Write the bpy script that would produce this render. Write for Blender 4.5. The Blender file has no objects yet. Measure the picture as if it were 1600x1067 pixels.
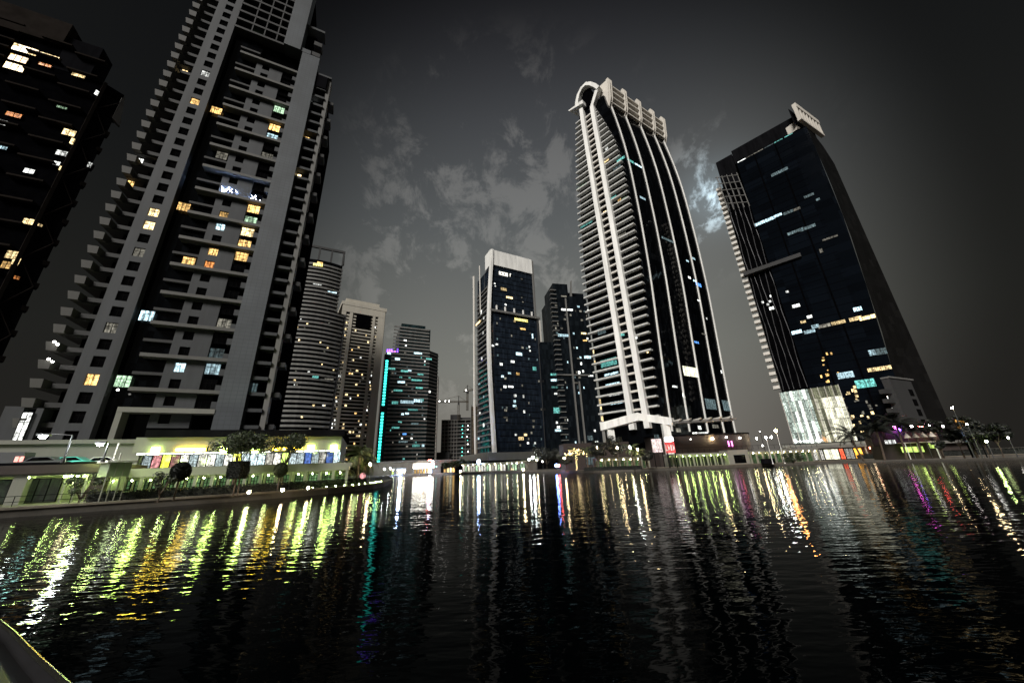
import bpy, math, random
from math import radians, sin, cos, pi
from mathutils import Vector, noise
random.seed(7)
R = random.Random(11)
sc = bpy.context.scene

# ------------------------------------------------------------------ camera
EYE = 2.5
W0, H0, FPX = 1600.0, 1067.0, 550.0
VN = math.hypot(60, 1548)
UPX, UPY = -60 / VN, 1548 / VN
PITCH = math.atan2(FPX, VN)
cam_d = bpy.data.cameras.new('camera')
cam = bpy.data.objects.new('camera', cam_d)
sc.collection.objects.link(cam)
sc.camera = cam
cam_d.sensor_width = 36.0
cam_d.lens = 36.0 * FPX / W0
cam_d.clip_start = 0.05
cam_d.clip_end = 20000
cam.location = (0, 0, EYE)
_c, _s = cos(PITCH), sin(PITCH)
_right0, _up0, _fwd = Vector((1, 0, 0)), Vector((0, -_s, _c)), Vector((0, _c, _s))
_rx, _ry = UPY, -UPX
_camx = _right0 * _rx + _up0 * UPX
_camy = _right0 * _ry + _up0 * UPY
from mathutils import Matrix
_m = Matrix((_camx, _camy, -_fwd)).transposed().to_4x4()
_m.translation = Vector((0, 0, EYE))
cam.matrix_world = _m

def ray(px, py):
    u = (px - 800.0) / FPX; v = -(py - 533.5) / FPX
    return _camx * u + _camy * v + _fwd
def gp(px, py, z=0.65):
    """where the sight line through a photo pixel meets the level z (survey helper)"""
    r = ray(px, py); t = (z - EYE) / r.z
    return Vector((r.x * t, r.y * t, z))
def polar(az, d, z=0.65):
    a = radians(az); return Vector((d * sin(a), d * cos(a), z))
def azd(px, py, d):
    """point on the sight line at horizontal distance d"""
    r = ray(px, py); t = d / math.hypot(r.x, r.y)
    return Vector((r.x * t, r.y * t, EYE + r.z * t))

# ------------------------------------------------------------------ world
MOON = Vector((sin(radians(36.4)) * cos(radians(34.8)), cos(radians(36.4)) * cos(radians(34.8)), sin(radians(34.8))))
w = bpy.data.worlds.new('World'); sc.world = w; w.use_nodes = True
nt = w.node_tree; nt.nodes.clear()
def N(tree, t, **kw):
    n = tree.nodes.new(t)
    for k, v in kw.items(): setattr(n, k, v)
    return n
def L(tree, a, b): tree.links.new(a, b)
def math_(tree, op, a, b=None, c=None, clamp=False):
    n = N(tree, 'ShaderNodeMath', operation=op, use_clamp=clamp)
    for i, x in enumerate((a, b, c)):
        if x is None: continue
        if isinstance(x, (int, float)): n.inputs[i].default_value = x
        else: L(tree, x, n.inputs[i])
    return n.outputs[0]
def vmath(tree, op, a, b=None):
    n = N(tree, 'ShaderNodeVectorMath', operation=op)
    for i, x in enumerate((a, b)):
        if x is None: continue
        if isinstance(x, (tuple, Vector)): n.inputs[i].default_value = tuple(x)
        else: L(tree, x, n.inputs[i])
    return n
def ramp(tree, fac, stops):
    n = N(tree, 'ShaderNodeValToRGB'); L(tree, fac, n.inputs[0])
    cr = n.color_ramp
    while len(cr.elements) < len(stops): cr.elements.new(0.5)
    for e, (p, c) in zip(cr.elements, stops):
        e.position = p; e.color = (*c, 1) if len(c) == 3 else c
    return n.outputs[0]
def mixc(tree, fac, a, b, mode='MIX'):
    n = N(tree, 'ShaderNodeMix', data_type='RGBA', blend_type=mode)
    for i, x in ((0, fac), (6, a), (7, b)):
        if isinstance(x, (int, float)): n.inputs[i].default_value = x
        elif isinstance(x, tuple): n.inputs[i].default_value = (*x, 1)
        else: L(tree, x, n.inputs[i])
    return n.outputs[2]
tc = N(nt, 'ShaderNodeTexCoord')
dirn = vmath(nt, 'NORMALIZE', tc.outputs['Generated']).outputs[0]
sep = N(nt, 'ShaderNodeSeparateXYZ'); L(nt, dirn, sep.inputs[0])
zz = math_(nt, 'MAXIMUM', sep.outputs[2], 0.0)
base = ramp(nt, zz, [(0.0, (0.225, 0.205, 0.178)), (0.26, (0.198, 0.200, 0.178)), (0.60, (0.110, 0.118, 0.120)),
                     (0.78, (0.078, 0.083, 0.090)), (0.87, (0.056, 0.058, 0.066)), (1.0, (0.024, 0.024, 0.029))])
# the sky over the town centre is brighter than the flanks
ctr = Vector((sin(radians(6)) * cos(radians(22)), cos(radians(6)) * cos(radians(22)), sin(radians(22))))
dc = vmath(nt, 'DOT_PRODUCT', dirn, ctr).outputs['Value']
side = N(nt, 'ShaderNodeMapRange', interpolation_type='SMOOTHSTEP')
L(nt, dc, side.inputs[0])
side.inputs[1].default_value = 0.64; side.inputs[2].default_value = 1.0
side.inputs[3].default_value = 0.075; side.inputs[4].default_value = 1.0
sky = mixc(nt, 1.0, base, side.outputs[0], 'MULTIPLY')
# drifting cloud patches on a high plane
zc = math_(nt, 'ADD', math_(nt, 'MAXIMUM', sep.outputs[2], 0.0), 0.85)
px_ = math_(nt, 'DIVIDE', sep.outputs[0], zc); py_ = math_(nt, 'DIVIDE', sep.outputs[1], zc)
comb = N(nt, 'ShaderNodeCombineXYZ'); L(nt, px_, comb.inputs[0]); L(nt, py_, comb.inputs[1])
n1 = N(nt, 'ShaderNodeTexNoise'); n1.inputs['Scale'].default_value = 14.0; n1.inputs['Detail'].default_value = 9
n1.inputs['Roughness'].default_value = 0.68; n1.inputs['Distortion'].default_value = 0.35
mp = N(nt, 'ShaderNodeMapping'); mp.inputs['Location'].default_value = (0.4, 3.1, 0); mp.inputs['Scale'].default_value = (1.0, 0.85, 1)
L(nt, comb.outputs[0], mp.inputs[0]); L(nt, mp.outputs[0], n1.inputs['Vector'])
n2 = N(nt, 'ShaderNodeTexNoise'); n2.inputs['Scale'].default_value = 5.5; n2.inputs['Detail'].default_value = 2
L(nt, mp.outputs[0], n2.inputs['Vector'])
cl = math_(nt, 'ADD', math_(nt, 'MULTIPLY', n1.outputs[0], 0.72), math_(nt, 'MULTIPLY', n2.outputs[0], 0.42))
clm = N(nt, 'ShaderNodeMapRange', interpolation_type='SMOOTHSTEP'); L(nt, cl, clm.inputs[0])
clm.inputs[1].default_value = 0.578; clm.inputs[2].default_value = 0.675
# clouds only lit near the town/moon part of the sky
cz = vmath(nt, 'DOT_PRODUCT', dirn, Vector((sin(radians(1)) * cos(radians(32)), cos(radians(1)) * cos(radians(32)), sin(radians(32))))).outputs['Value']
czm = N(nt, 'ShaderNodeMapRange', interpolation_type='SMOOTHSTEP'); L(nt, cz, czm.inputs[0])
czm.inputs[1].default_value = 0.85; czm.inputs[2].default_value = 0.97
md = vmath(nt, 'DOT_PRODUCT', dirn, MOON).outputs['Value']
mdc = math_(nt, 'MAXIMUM', md, 0.0)
glow_w = math_(nt, 'POWER', mdc, 55.0)
glow_n = math_(nt, 'POWER', mdc, 420.0)
clf = math_(nt, 'MULTIPLY', clm.outputs[0], math_(nt, 'ADD', math_(nt, 'MULTIPLY', czm.outputs[0], 0.070), math_(nt, 'MULTIPLY', math_(nt, 'POWER', mdc, 150.0), 0.16)))
clc = mixc(nt, 1.0, (1.0, 0.95, 0.88), clf, 'MULTIPLY')
sky = mixc(nt, 1.0, sky, clc, 'ADD')
gw = math_(nt, 'MULTIPLY', glow_w, 0.036)
sky = mixc(nt, 1.0, sky, mixc(nt, 1.0, (1.0, 0.98, 0.92), gw, 'MULTIPLY'), 'ADD')
gn = math_(nt, 'MULTIPLY', glow_n, math_(nt, 'ADD', math_(nt, 'MULTIPLY', clm.outputs[0], 1.0), 0.12))
sky = mixc(nt, 1.0, sky, mixc(nt, 1.0, (0.62, 0.86, 1.0), gn, 'MULTIPLY'), 'ADD')
# bright town behind the viewer: the night sky there is lit from below
bk = math_(nt, 'MULTIPLY', sep.outputs[1], -1.0)
bkm = N(nt, 'ShaderNodeMapRange', interpolation_type='SMOOTHSTEP'); L(nt, bk, bkm.inputs[0])
bkm.inputs[1].default_value = 0.05; bkm.inputs[2].default_value = 0.8; bkm.inputs[4].default_value = 0.11
low = N(nt, 'ShaderNodeMapRange'); L(nt, sep.outputs[2], low.inputs[0])
low.inputs[1].default_value = 0.0; low.inputs[2].default_value = 0.9; low.inputs[3].default_value = 1.0; low.inputs[4].default_value = 0.35
bkf = math_(nt, 'MULTIPLY', bkm.outputs[0], low.outputs[0])
sky = mixc(nt, 1.0, sky, mixc(nt, 1.0, (1.0, 0.95, 0.88), bkf, 'MULTIPLY'), 'ADD')
bg = N(nt, 'ShaderNodeBackground'); L(nt, sky, bg.inputs[0]); bg.inputs[1].default_value = 1.0
wo = N(nt, 'ShaderNodeOutputWorld'); L(nt, bg.outputs[0], wo.inputs[0])

# soft city glow / high moonlight from behind the viewer
sl = bpy.data.lights.new('sun', 'SUN'); sl.energy = 4.5; sl.angle = radians(20); sl.color = (1.0, 0.96, 0.91)
so = bpy.data.objects.new('sun', sl); sc.collection.objects.link(so)
def aim(o, az, el):
    d = -Vector((sin(radians(az)) * cos(radians(el)), cos(radians(az)) * cos(radians(el)), sin(radians(el))))
    o.rotation_euler = d.to_track_quat('-Z', 'Y').to_euler()
aim(so, 205, 37)

vs = sc.view_settings
vs.view_transform = 'Standard'; vs.look = 'None'; vs.exposure = 0.0; vs.gamma = 1.0; vs.use_curve_mapping = False
sc.render.engine = 'CYCLES'
cy = sc.cycles
cy.use_denoising = True
try: cy.denoiser = 'OPENIMAGEDENOISE'
except Exception: pass
cy.max_bounces = 5; cy.diffuse_bounces = 2; cy.glossy_bounces = 4; cy.transmission_bounces = 3
cy.sample_clamp_indirect = 6.0; cy.caustics_reflective = True; cy.caustics_refractive = False
cy.use_light_tree = True

# ------------------------------------------------------------------ materials
def new_mat(name):
    m = bpy.data.materials.new(name); m.use_nodes = True
    t = m.node_tree; b = t.nodes['Principled BSDF']; return m, t, b
def mat(name, col, rough=0.7, var=0.18, scale=0.35, metal=0.0, spec=0.5, bump=0.0, streak=False):
    m, t, b = new_mat(name)
    tc = N(t, 'ShaderNodeTexCoord'); vec = tc.outputs['Object']
    if streak:
        mp = N(t, 'ShaderNodeMapping'); mp.inputs['Scale'].default_value = (1, 1, 0.12); L(t, vec, mp.inputs[0]); vec = mp.outputs[0]
    n = N(t, 'ShaderNodeTexNoise'); n.inputs['Scale'].default_value = scale; n.inputs['Detail'].default_value = 6
    n.inputs['Roughness'].default_value = 0.65
    L(t, vec, n.inputs['Vector'])
    lo = tuple(max(0, c * (1 - var * 1.6)) for c in col); hi = tuple(c * (1 + var) for c in col)
    c = ramp(t, n.outputs[0], [(0.28, lo), (0.72, hi)])
    L(t, c, b.inputs['Base Color'])
    b.inputs['Roughness'].default_value = rough; b.inputs['Metallic'].default_value = metal
    b.inputs['Specular IOR Level'].default_value = spec
    if bump:
        bp = N(t, 'ShaderNodeBump'); bp.inputs['Strength'].default_value = bump; bp.inputs['Distance'].default_value = 0.05
        L(t, n.outputs[0], bp.inputs['Height']); L(t, bp.outputs[0], b.inputs['Normal'])
    return m
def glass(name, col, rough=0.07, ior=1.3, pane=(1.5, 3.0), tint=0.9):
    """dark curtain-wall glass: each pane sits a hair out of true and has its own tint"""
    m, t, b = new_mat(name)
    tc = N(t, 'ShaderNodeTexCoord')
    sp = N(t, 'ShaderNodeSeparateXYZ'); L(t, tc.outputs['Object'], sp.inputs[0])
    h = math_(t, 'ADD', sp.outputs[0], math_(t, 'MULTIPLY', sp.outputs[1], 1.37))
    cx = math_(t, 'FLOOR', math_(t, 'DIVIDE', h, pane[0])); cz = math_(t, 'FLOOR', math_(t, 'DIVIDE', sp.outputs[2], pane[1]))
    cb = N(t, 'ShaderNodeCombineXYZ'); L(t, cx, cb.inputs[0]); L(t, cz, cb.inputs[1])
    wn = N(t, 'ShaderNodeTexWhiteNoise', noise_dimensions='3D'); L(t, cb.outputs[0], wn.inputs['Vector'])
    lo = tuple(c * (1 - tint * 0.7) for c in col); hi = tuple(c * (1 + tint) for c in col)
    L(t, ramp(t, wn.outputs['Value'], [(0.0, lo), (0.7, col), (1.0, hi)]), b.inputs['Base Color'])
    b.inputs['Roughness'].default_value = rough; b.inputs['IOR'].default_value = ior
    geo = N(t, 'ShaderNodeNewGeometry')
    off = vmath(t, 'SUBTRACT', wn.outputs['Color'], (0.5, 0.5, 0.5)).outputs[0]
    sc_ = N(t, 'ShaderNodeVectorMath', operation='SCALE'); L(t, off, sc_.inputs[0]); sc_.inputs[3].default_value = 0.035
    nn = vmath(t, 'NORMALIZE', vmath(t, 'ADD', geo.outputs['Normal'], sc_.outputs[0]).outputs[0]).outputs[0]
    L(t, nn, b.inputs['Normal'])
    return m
def lit(name, col, strength, detail=1.1, lo=0.22):
    """a lit room behind glass: bright and dim patches of furniture, curtains, lamps"""
    m, t, b = new_mat(name)
    tc = N(t, 'ShaderNodeTexCoord'); oi = N(t, 'ShaderNodeObjectInfo')
    mp = N(t, 'ShaderNodeMapping'); L(t, tc.outputs['Object'], mp.inputs[0])
    rv = math_(t, 'MULTIPLY', oi.outputs['Random'], 57.0)
    cb = N(t, 'ShaderNodeCombineXYZ'); L(t, rv, cb.inputs[0]); L(t, rv, cb.inputs[2]); L(t, cb.outputs[0], mp.inputs['Location'])
    n = N(t, 'ShaderNodeTexNoise'); n.inputs['Scale'].default_value = detail * 1.5; n.inputs['Detail'].default_value = 4
    n.inputs['Roughness'].default_value = 0.7
    L(t, mp.outputs[0], n.inputs['Vector'])
    f = N(t, 'ShaderNodeMapRange'); L(t, n.outputs[0], f.inputs[0])
    f.inputs[1].default_value = 0.38; f.inputs[2].default_value = 0.60; f.inputs[3].default_value = lo; f.inputs[4].default_value = 1.35
    # curtain folds: thin upright stripes of cloth, drawn part of the way across
    ms = N(t, 'ShaderNodeMapping'); ms.inputs['Scale'].default_value = (2.6, 2.6, 0.25); L(t, mp.outputs[0], ms.inputs[0])
    n3 = N(t, 'ShaderNodeTexNoise'); n3.inputs['Scale'].default_value = detail * 1.3; n3.inputs['Detail'].default_value = 1.0; L(t, ms.outputs[0], n3.inputs['Vector'])
    f3 = N(t, 'ShaderNodeMapRange'); L(t, n3.outputs[0], f3.inputs[0])
    f3.inputs[1].default_value = 0.40; f3.inputs[2].default_value = 0.52; f3.inputs[3].default_value = 0.32 + lo * .6; f3.inputs[4].default_value = 1.1
    rb = N(t, 'ShaderNodeMapRange'); L(t, oi.outputs['Random'], rb.inputs[0]); rb.inputs[3].default_value = 0.38; rb.inputs[4].default_value = 1.6
    s = math_(t, 'MULTIPLY', math_(t, 'MULTIPLY', math_(t, 'MULTIPLY', f.outputs[0], f3.outputs[0]), rb.outputs[0]), strength)
    b.inputs['Base Color'].default_value = (0.02, 0.02, 0.02, 1); b.inputs['Roughness'].default_value = 0.1
    b.inputs['Emission Color'].default_value = (*col, 1); L(t, s, b.inputs['Emission Strength'])
    return m
def lamp_mat(name, col, strength):
    m, t, b = new_mat(name)
    b.inputs['Base Color'].default_value = (0.8, 0.8, 0.8, 1)
    b.inputs['Emission Color'].default_value = (*col, 1); b.inputs['Emission Strength'].default_value = strength
    return m
def tile(name, col, sx, sz, groove=0.75, rough=0.6):
    """cladding panels with thin joints"""
    m, t, b = new_mat(name)
    tc = N(t, 'ShaderNodeTexCoord'); sp = N(t, 'ShaderNodeSeparateXYZ'); L(t, tc.outputs['Object'], sp.inputs[0])
    h = math_(t, 'ADD', sp.outputs[0], sp.outputs[1])
    fx = math_(t, 'FRACT', math_(t, 'DIVIDE', h, sx)); fz = math_(t, 'FRACT', math_(t, 'DIVIDE', sp.outputs[2], sz))
    j = math_(t, 'MAXIMUM', math_(t, 'LESS_THAN', fx, 0.06), math_(t, 'LESS_THAN', fz, 0.08))
    n = N(t, 'ShaderNodeTexNoise'); n.inputs['Scale'].default_value = 0.22; n.inputs['Detail'].default_value = 7; L(t, tc.outputs['Object'], n.inputs['Vector'])
    c = ramp(t, n.outputs[0], [(0.3, tuple(x * 0.68 for x in col)), (0.7, tuple(x * 1.15 for x in col))])
    c = mixc(t, j, c, tuple(x * groove for x in col))
    L(t, c, b.inputs['Base Color']); b.inputs['Roughness'].default_value = rough
    return m

M = {}
M['white'] = mat('white_paint', (0.78, 0.775, 0.74), 0.55, 0.16, 0.5, streak=True)
M['offwhite'] = mat('offwhite_render', (0.56, 0.535, 0.485), 0.7, 0.12, 0.25, streak=True)
M['tan'] = mat('tan_crown', (0.56, 0.525, 0.465), 0.6, 0.08, 0.3)
M['grey'] = mat('grey_render', (0.13, 0.128, 0.12), 0.75, 0.2, 0.4, streak=True)
M['greydk'] = mat('dark_grey_render', (0.024, 0.024, 0.024), 0.8, 0.15, 0.3, streak=True)
M['bluegrey'] = tile('bluegrey_tile', (0.046, 0.054, 0.061), 1.2, 0.75, 0.55)
M['bluegrey2'] = mat('bluegrey_render', (0.031, 0.034, 0.037), 0.75, 0.26, 0.5, streak=True)
M['slab'] = mat('slab_edge', (0.50, 0.50, 0.475), 0.6, 0.2, 0.6)
M['cream'] = mat('cream_render', (0.40, 0.375, 0.315), 0.75, 0.1, 0.2, streak=True)
M['umber'] = mat('umber_render', (0.016, 0.0135, 0.012), 0.8, 0.2, 0.4, spec=.0)
M['brown'] = mat('brown_render', (0.026, 0.017, 0.014), 0.8, 0.2, 0.4, streak=True)
M['black'] = mat('black_recess', (0.0016, 0.0016, 0.002), 0.7, 0.3, 0.5, spec=0.0)
M['soot'] = mat('dark_cladding', (0.006, 0.006, 0.007), 0.7, 0.3, 0.5, spec=.0, streak=True)
M['steel'] = mat('steel', (0.10, 0.10, 0.105), 0.45, 0.1, 2.0, metal=0.6)
M['darksteel'] = mat('dark_steel', (0.006, 0.006, 0.006), 0.7, 0.2, 2.0, spec=.0)
M['glass'] = glass('dark_glass', (0.002, 0.0024, 0.003), ior=1.2)
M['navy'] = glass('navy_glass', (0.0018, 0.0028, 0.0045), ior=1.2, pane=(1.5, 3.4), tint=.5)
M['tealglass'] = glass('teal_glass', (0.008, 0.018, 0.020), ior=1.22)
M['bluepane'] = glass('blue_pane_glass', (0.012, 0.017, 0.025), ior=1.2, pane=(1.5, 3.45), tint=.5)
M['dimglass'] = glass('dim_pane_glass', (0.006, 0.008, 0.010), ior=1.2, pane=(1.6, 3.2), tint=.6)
M['window'] = glass('window_glass', (0.002, 0.002, 0.0025), ior=1.2, pane=(0.8, 1.0))
M['stone'] = mat('quay_stone', (0.14, 0.12, 0.09), 0.8, 0.25, 0.9, bump=0.3)
M['paving'] = mat('paving', (0.07, 0.063, 0.052), 0.8, 0.2, 0.7, bump=0.2)
M['soil'] = mat('soil', (0.05, 0.04, 0.03), 0.95, 0.3, 2.0, bump=0.5)
M['bark'] = mat('bark', (0.07, 0.05, 0.035), 0.9, 0.3, 4.0, bump=0.6)
M['limewall'] = mat('pale_wall', (0.17, 0.17, 0.145), 0.75, 0.1, 0.4, streak=True)
M['limewall2'] = mat('pale_podium', (0.12, 0.117, 0.10), 0.8, 0.12, 0.3, streak=True)
M['concrete'] = mat('concrete', (0.125, 0.12, 0.11), 0.85, 0.15, 0.3, streak=True)
M['rust'] = mat('scaffold_netting', (0.06, 0.046, 0.028), 0.9, 0.3, 0.8)
M['awning'] = mat('awning_cloth', (0.55, 0.5, 0.42), 0.9, 0.1, 1.0)
def leafmat(name, col):
    m, t, b = new_mat(name)
    oi = N(t, 'ShaderNodeNewGeometry')
    L(t, ramp(t, oi.outputs['Random Per Island'], [(0, tuple(c * 0.5 for c in col)), (1, tuple(c * 1.5 for c in col))]), b.inputs['Base Color'])
    b.inputs['Roughness'].default_value = 0.6
    return m
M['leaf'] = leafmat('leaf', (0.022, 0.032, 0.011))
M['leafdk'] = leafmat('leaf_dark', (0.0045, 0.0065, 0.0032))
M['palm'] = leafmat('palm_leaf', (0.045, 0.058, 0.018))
LIT = {
 'warm': lit('lit_warm', (1.0, 0.60, 0.20), 1.9), 'amber': lit('lit_amber', (1.0, 0.74, 0.36), 2.2),
 'orange': lit('lit_orange', (1.0, 0.36, 0.10), 1.1), 'cool': lit('lit_cool', (0.62, 0.90, 1.0), 1.7),
 'white': lit('lit_white', (0.95, 0.97, 0.92), 2.0), 'green': lit('lit_green', (0.62, 0.95, 0.62), 0.9),
 'cyan': lit('lit_cyan', (0.22, 0.80, 0.72), 0.75), 'dim': lit('lit_dim', (0.85, 0.8, 0.65), 0.28),
 'dimcool': lit('lit_dim_cool', (0.5, 0.75, 0.8), 0.22), 'blue': lit('lit_blue', (0.12, 0.38, 1.0), 1.6, 3.0, 0.0),
 'cream': lit('lit_cream', (1.0, 0.98, 0.74), 1.1, 0.6, 0.6), 'purple': lit('lit_purple', (0.45, 0.22, 1.0), 1.5, 2.0, 0.1),
}
SIGNS = {'white': lamp_mat('sign_white', (1.0, .95, .8), 2.2), 'yellow': lamp_mat('sign_yellow', (1.0, .82, .12), 2.0), 'violet': lamp_mat('sign_violet', (.14, .025, 1.0), 14.0)}
LAMP = {
 'white': lamp_mat('lamp_white', (0.92, 1.0, 0.96), 317), 'warm': lamp_mat('lamp_warm', (1.0, 0.78, 0.42), 259),
 'lime': lamp_mat('lamp_lime', (0.72, 1.0, 0.30), 173), 'orange': lamp_mat('lamp_orange', (1.0, 0.38, 0.10), 346),
 'magenta': lamp_mat('lamp_magenta', (1.0, 0.10, 0.75), 43), 'violet': lamp_mat('lamp_violet', (0.30, 0.12, 1.0), 43),
 'blue': lamp_mat('lamp_blue', (0.16, 0.30, 1.0), 230), 'red': lamp_mat('lamp_red', (1.0, 0.10, 0.08), 92),
 'yellow': lamp_mat('lamp_yellow', (1.0, 0.80, 0.10), 41), 'teal': lamp_mat('lamp_teal', (0.03, 0.80, 0.66), 4.5),
 'spark': lamp_mat('spark_white', (1.0, 0.97, 0.9), 26), 'ice': lamp_mat('lamp_ice', (0.42, 0.58, 1.0), 403),
}

# ------------------------------------------------------------------ mesh helpers
class Fr:
    """a facade: foot point P, heading of its horizontal axis, normal N towards the lake"""
    def __init__(s, P, hd):
        s.P = Vector((P[0], P[1], 0)); s.hd = hd
        s.U = Vector((cos(radians(hd)), sin(radians(hd)), 0)); s.N = Vector((s.U.y, -s.U.x, 0))
    def pt(s, u, d, z): return s.P + s.U * u + s.N * d + Vector((0, 0, z))
    def hit(s, px, py, d=0.0):
        r = ray(px, py); P = s.P + s.N * d
        den = r.x * (-s.U.y) - r.y * (-s.U.x)
        t = (P.x * (-s.U.y) - P.y * (-s.U.x)) / den
        q = Vector((r.x * t, r.y * t, 0)) - P
        return q.dot(s.U), EYE + r.z * t
class MB:
    def __init__(s): s.v = []; s.f = []; s.m = []
    def face(s, pts, mi=0):
        i = len(s.v); s.v += [Vector(p) for p in pts]; s.f.append(tuple(range(i, i + len(pts)))); s.m.append(mi)
    def hexa(s, p, mi=0):
        i = len(s.v); s.v += [Vector(q) for q in p]
        for f in ((3, 2, 1, 0), (4, 5, 6, 7), (0, 1, 5, 4), (1, 2, 6, 5), (2, 3, 7, 6), (3, 0, 4, 7)):
            s.f.append(tuple(i + k for k in f)); s.m.append(mi)
    def box(s, fr, u0, u1, d0, d1, z0, z1, mi=0):
        q = [fr.pt(u0, d1, z0), fr.pt(u1, d1, z0), fr.pt(u1, d0, z0), fr.pt(u0, d0, z0),
             fr.pt(u0, d1, z1), fr.pt(u1, d1, z1), fr.pt(u1, d0, z1), fr.pt(u0, d0, z1)]
        s.hexa(q, mi); return s
    def prism(s, poly, z0, z1, mi=0):
        n = len(poly); i = len(s.v)
        s.v += [Vector((p[0], p[1], z0)) for p in poly] + [Vector((p[0], p[1], z1)) for p in poly]
        s.f.append(tuple(i + n + k for k in range(n))); s.m.append(mi)
        s.f.append(tuple(i + n - 1 - k for k in range(n))); s.m.append(mi)
        for k in range(n):
            j = (k + 1) % n
            s.f.append((i + k, i + j, i + n + j, i + n + k)); s.m.append(mi)
        return s
    def tube(s, pts, rad, seg=8, mi=0, cap=True):
        pts = [Vector(p) for p in pts]; rings = []
        for k, p in enumerate(pts):
            r = rad[k] if isinstance(rad, (list, tuple)) else rad
            t = (pts[min(k + 1, len(pts) - 1)] - pts[max(k - 1, 0)]).normalized()
            a = t.cross(Vector((0, 0, 1)))
            if a.length < 1e-3: a = t.cross(Vector((1, 0, 0)))
            a.normalize(); b = t.cross(a)
            i = len(s.v); rings.append(i)
            s.v += [p + a * (r * cos(2 * pi * q / seg)) + b * (r * sin(2 * pi * q / seg)) for q in range(seg)]
        for k in range(len(rings) - 1):
            for q in range(seg):
                s.f.append((rings[k] + q, rings[k] + (q + 1) % seg, rings[k + 1] + (q + 1) % seg, rings[k + 1] + q)); s.m.append(mi)
        if cap:
            s.f.append(tuple(rings[0] + q for q in range(seg))[::-1]); s.m.append(mi)
            s.f.append(tuple(rings[-1] + q for q in range(seg))); s.m.append(mi)
        return s
    def ball(s, c, r, sz=1.0, mi=0, n=8, m=6):
        c = Vector(c); i = len(s.v)
        for a in range(m + 1):
            th = pi * a / m
            for b in range(n):
                ph = 2 * pi * b / n
                s.v.append(c + Vector((r * sin(th) * cos(ph), r * sin(th) * sin(ph), r * sz * cos(th))))
        for a in range(m):
            for b in range(n):
                s.f.append((i + a * n + b, i + (a + 1) * n + b, i + (a + 1) * n + (b + 1) % n, i + a * n + (b + 1) % n)); s.m.append(mi)
        return s
    def mesh(s, name, mats, origin=Vector((0, 0, 0))):
        me = bpy.data.meshes.new(name)
        me.from_pydata([tuple(v - origin) for v in s.v], [], s.f)
        for m in (mats if isinstance(mats, (list, tuple)) else [mats]): me.materials.append(m)
        if max(s.m, default=0): me.polygons.foreach_set('material_index', s.m)
        me.update(); return me
    def build(s, name, mats, parent=None, label=None, origin=None):
        o0 = origin if origin is not None else (wloc(parent) if parent else Vector((0, 0, 0)))
        o = bpy.data.objects.new(name, s.mesh(name, mats, o0)); sc.collection.objects.link(o)
        if parent: o.parent = parent; o.location = o0 - wloc(parent)
        else: o.location = o0
        if label: o['label'] = label
        return o
def wloc(o):
    v = Vector((0, 0, 0))
    while o: v += o.location; o = o.parent
    return v
def thing(name, label, cat, loc, group=None):
    o = bpy.data.objects.new(name, None); sc.collection.objects.link(o)
    o.location = loc; o.empty_display_size = 1
    return tag(o, label, cat, group)
def tag(o, label, cat, group=None):
    o['label'] = label; o['category'] = cat
    if group: o['group'] = group
    return o
def struct(o, label=None):
    o['kind'] = 'structure'
    if label: o['label'] = label
    return o
_cache = {}
def inst(name, key, make, mats, parent, at):
    """one more copy of a part whose mesh is shared"""
    if key not in _cache: _cache[key] = make().mesh(name, mats)
    o = bpy.data.objects.new(name, _cache[key]); sc.collection.objects.link(o)
    o.parent = parent; o.location = at - wloc(parent)
    return o
def window(parent, fr, u, z, wd, h, col=None, d=0.0, bars=1, name='window', label=None, fw=0.07, transom=True):
    """framed window, (u, z) its middle"""
    m = LIT[col] if col else M['window']
    def mk():
        b = MB(); f0 = Fr((0, 0), fr.hd)
        b.face([f0.pt(-wd / 2, 0, -h / 2), f0.pt(wd / 2, 0, -h / 2), f0.pt(wd / 2, 0, h / 2), f0.pt(-wd / 2, 0, h / 2)], 0)
        b.box(f0, -wd / 2 - .02, wd / 2 + .02, -0.05, 0.06, -h / 2 - fw, -h / 2, 1); b.box(f0, -wd / 2 - .02, wd / 2 + .02, -0.05, 0.06, h / 2, h / 2 + fw, 1)
        b.box(f0, -wd / 2 - fw, -wd / 2, -0.05, 0.07, -h / 2 - fw, h / 2 + fw, 1); b.box(f0, wd / 2, wd / 2 + fw, -0.05, 0.07, -h / 2 - fw, h / 2 + fw, 1)
        for k in range(bars):
            x = -wd / 2 + wd * (k + 1) / (bars + 1); b.box(f0, x - fw / 2, x + fw / 2, 0.005, 0.05, -h / 2, h / 2, 1)
        if transom: b.box(f0, -wd / 2, wd / 2, 0.005, 0.045, h * 0.18 - fw / 2, h * 0.18 + fw / 2, 1)
        return b
    o = inst(name, ('win', fr.hd, round(wd, 2), round(h, 2), col, bars, transom, name), mk, [m, M['darksteel']], parent, fr.pt(u, d, z))
    if label: o['label'] = label
    return o
def boxpart(name, parent, fr, u, z, wd, h, d0, d1, m):
    """a repeated box part, shared mesh; (u, z) is its lower left corner"""
    def mk(): return MB().box(Fr((0, 0), fr.hd), 0, wd, d0, d1, 0, h)
    return inst(name, ('box', name, fr.hd, round(wd, 2), round(h, 2), d0, d1, m.name), mk, [m], parent, fr.pt(u, 0, z))
def plight(parent, loc, col, power, rad=0.15, name='lamp_light'):
    l = bpy.data.lights.new(name, 'POINT'); l.color = col; l.energy = power; l.shadow_soft_size = rad
    o = bpy.data.objects.new(name, l); sc.collection.objects.link(o)
    if parent: o.parent = parent; o.location = loc - wloc(parent)
    else: o.location = loc
    return o
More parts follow.
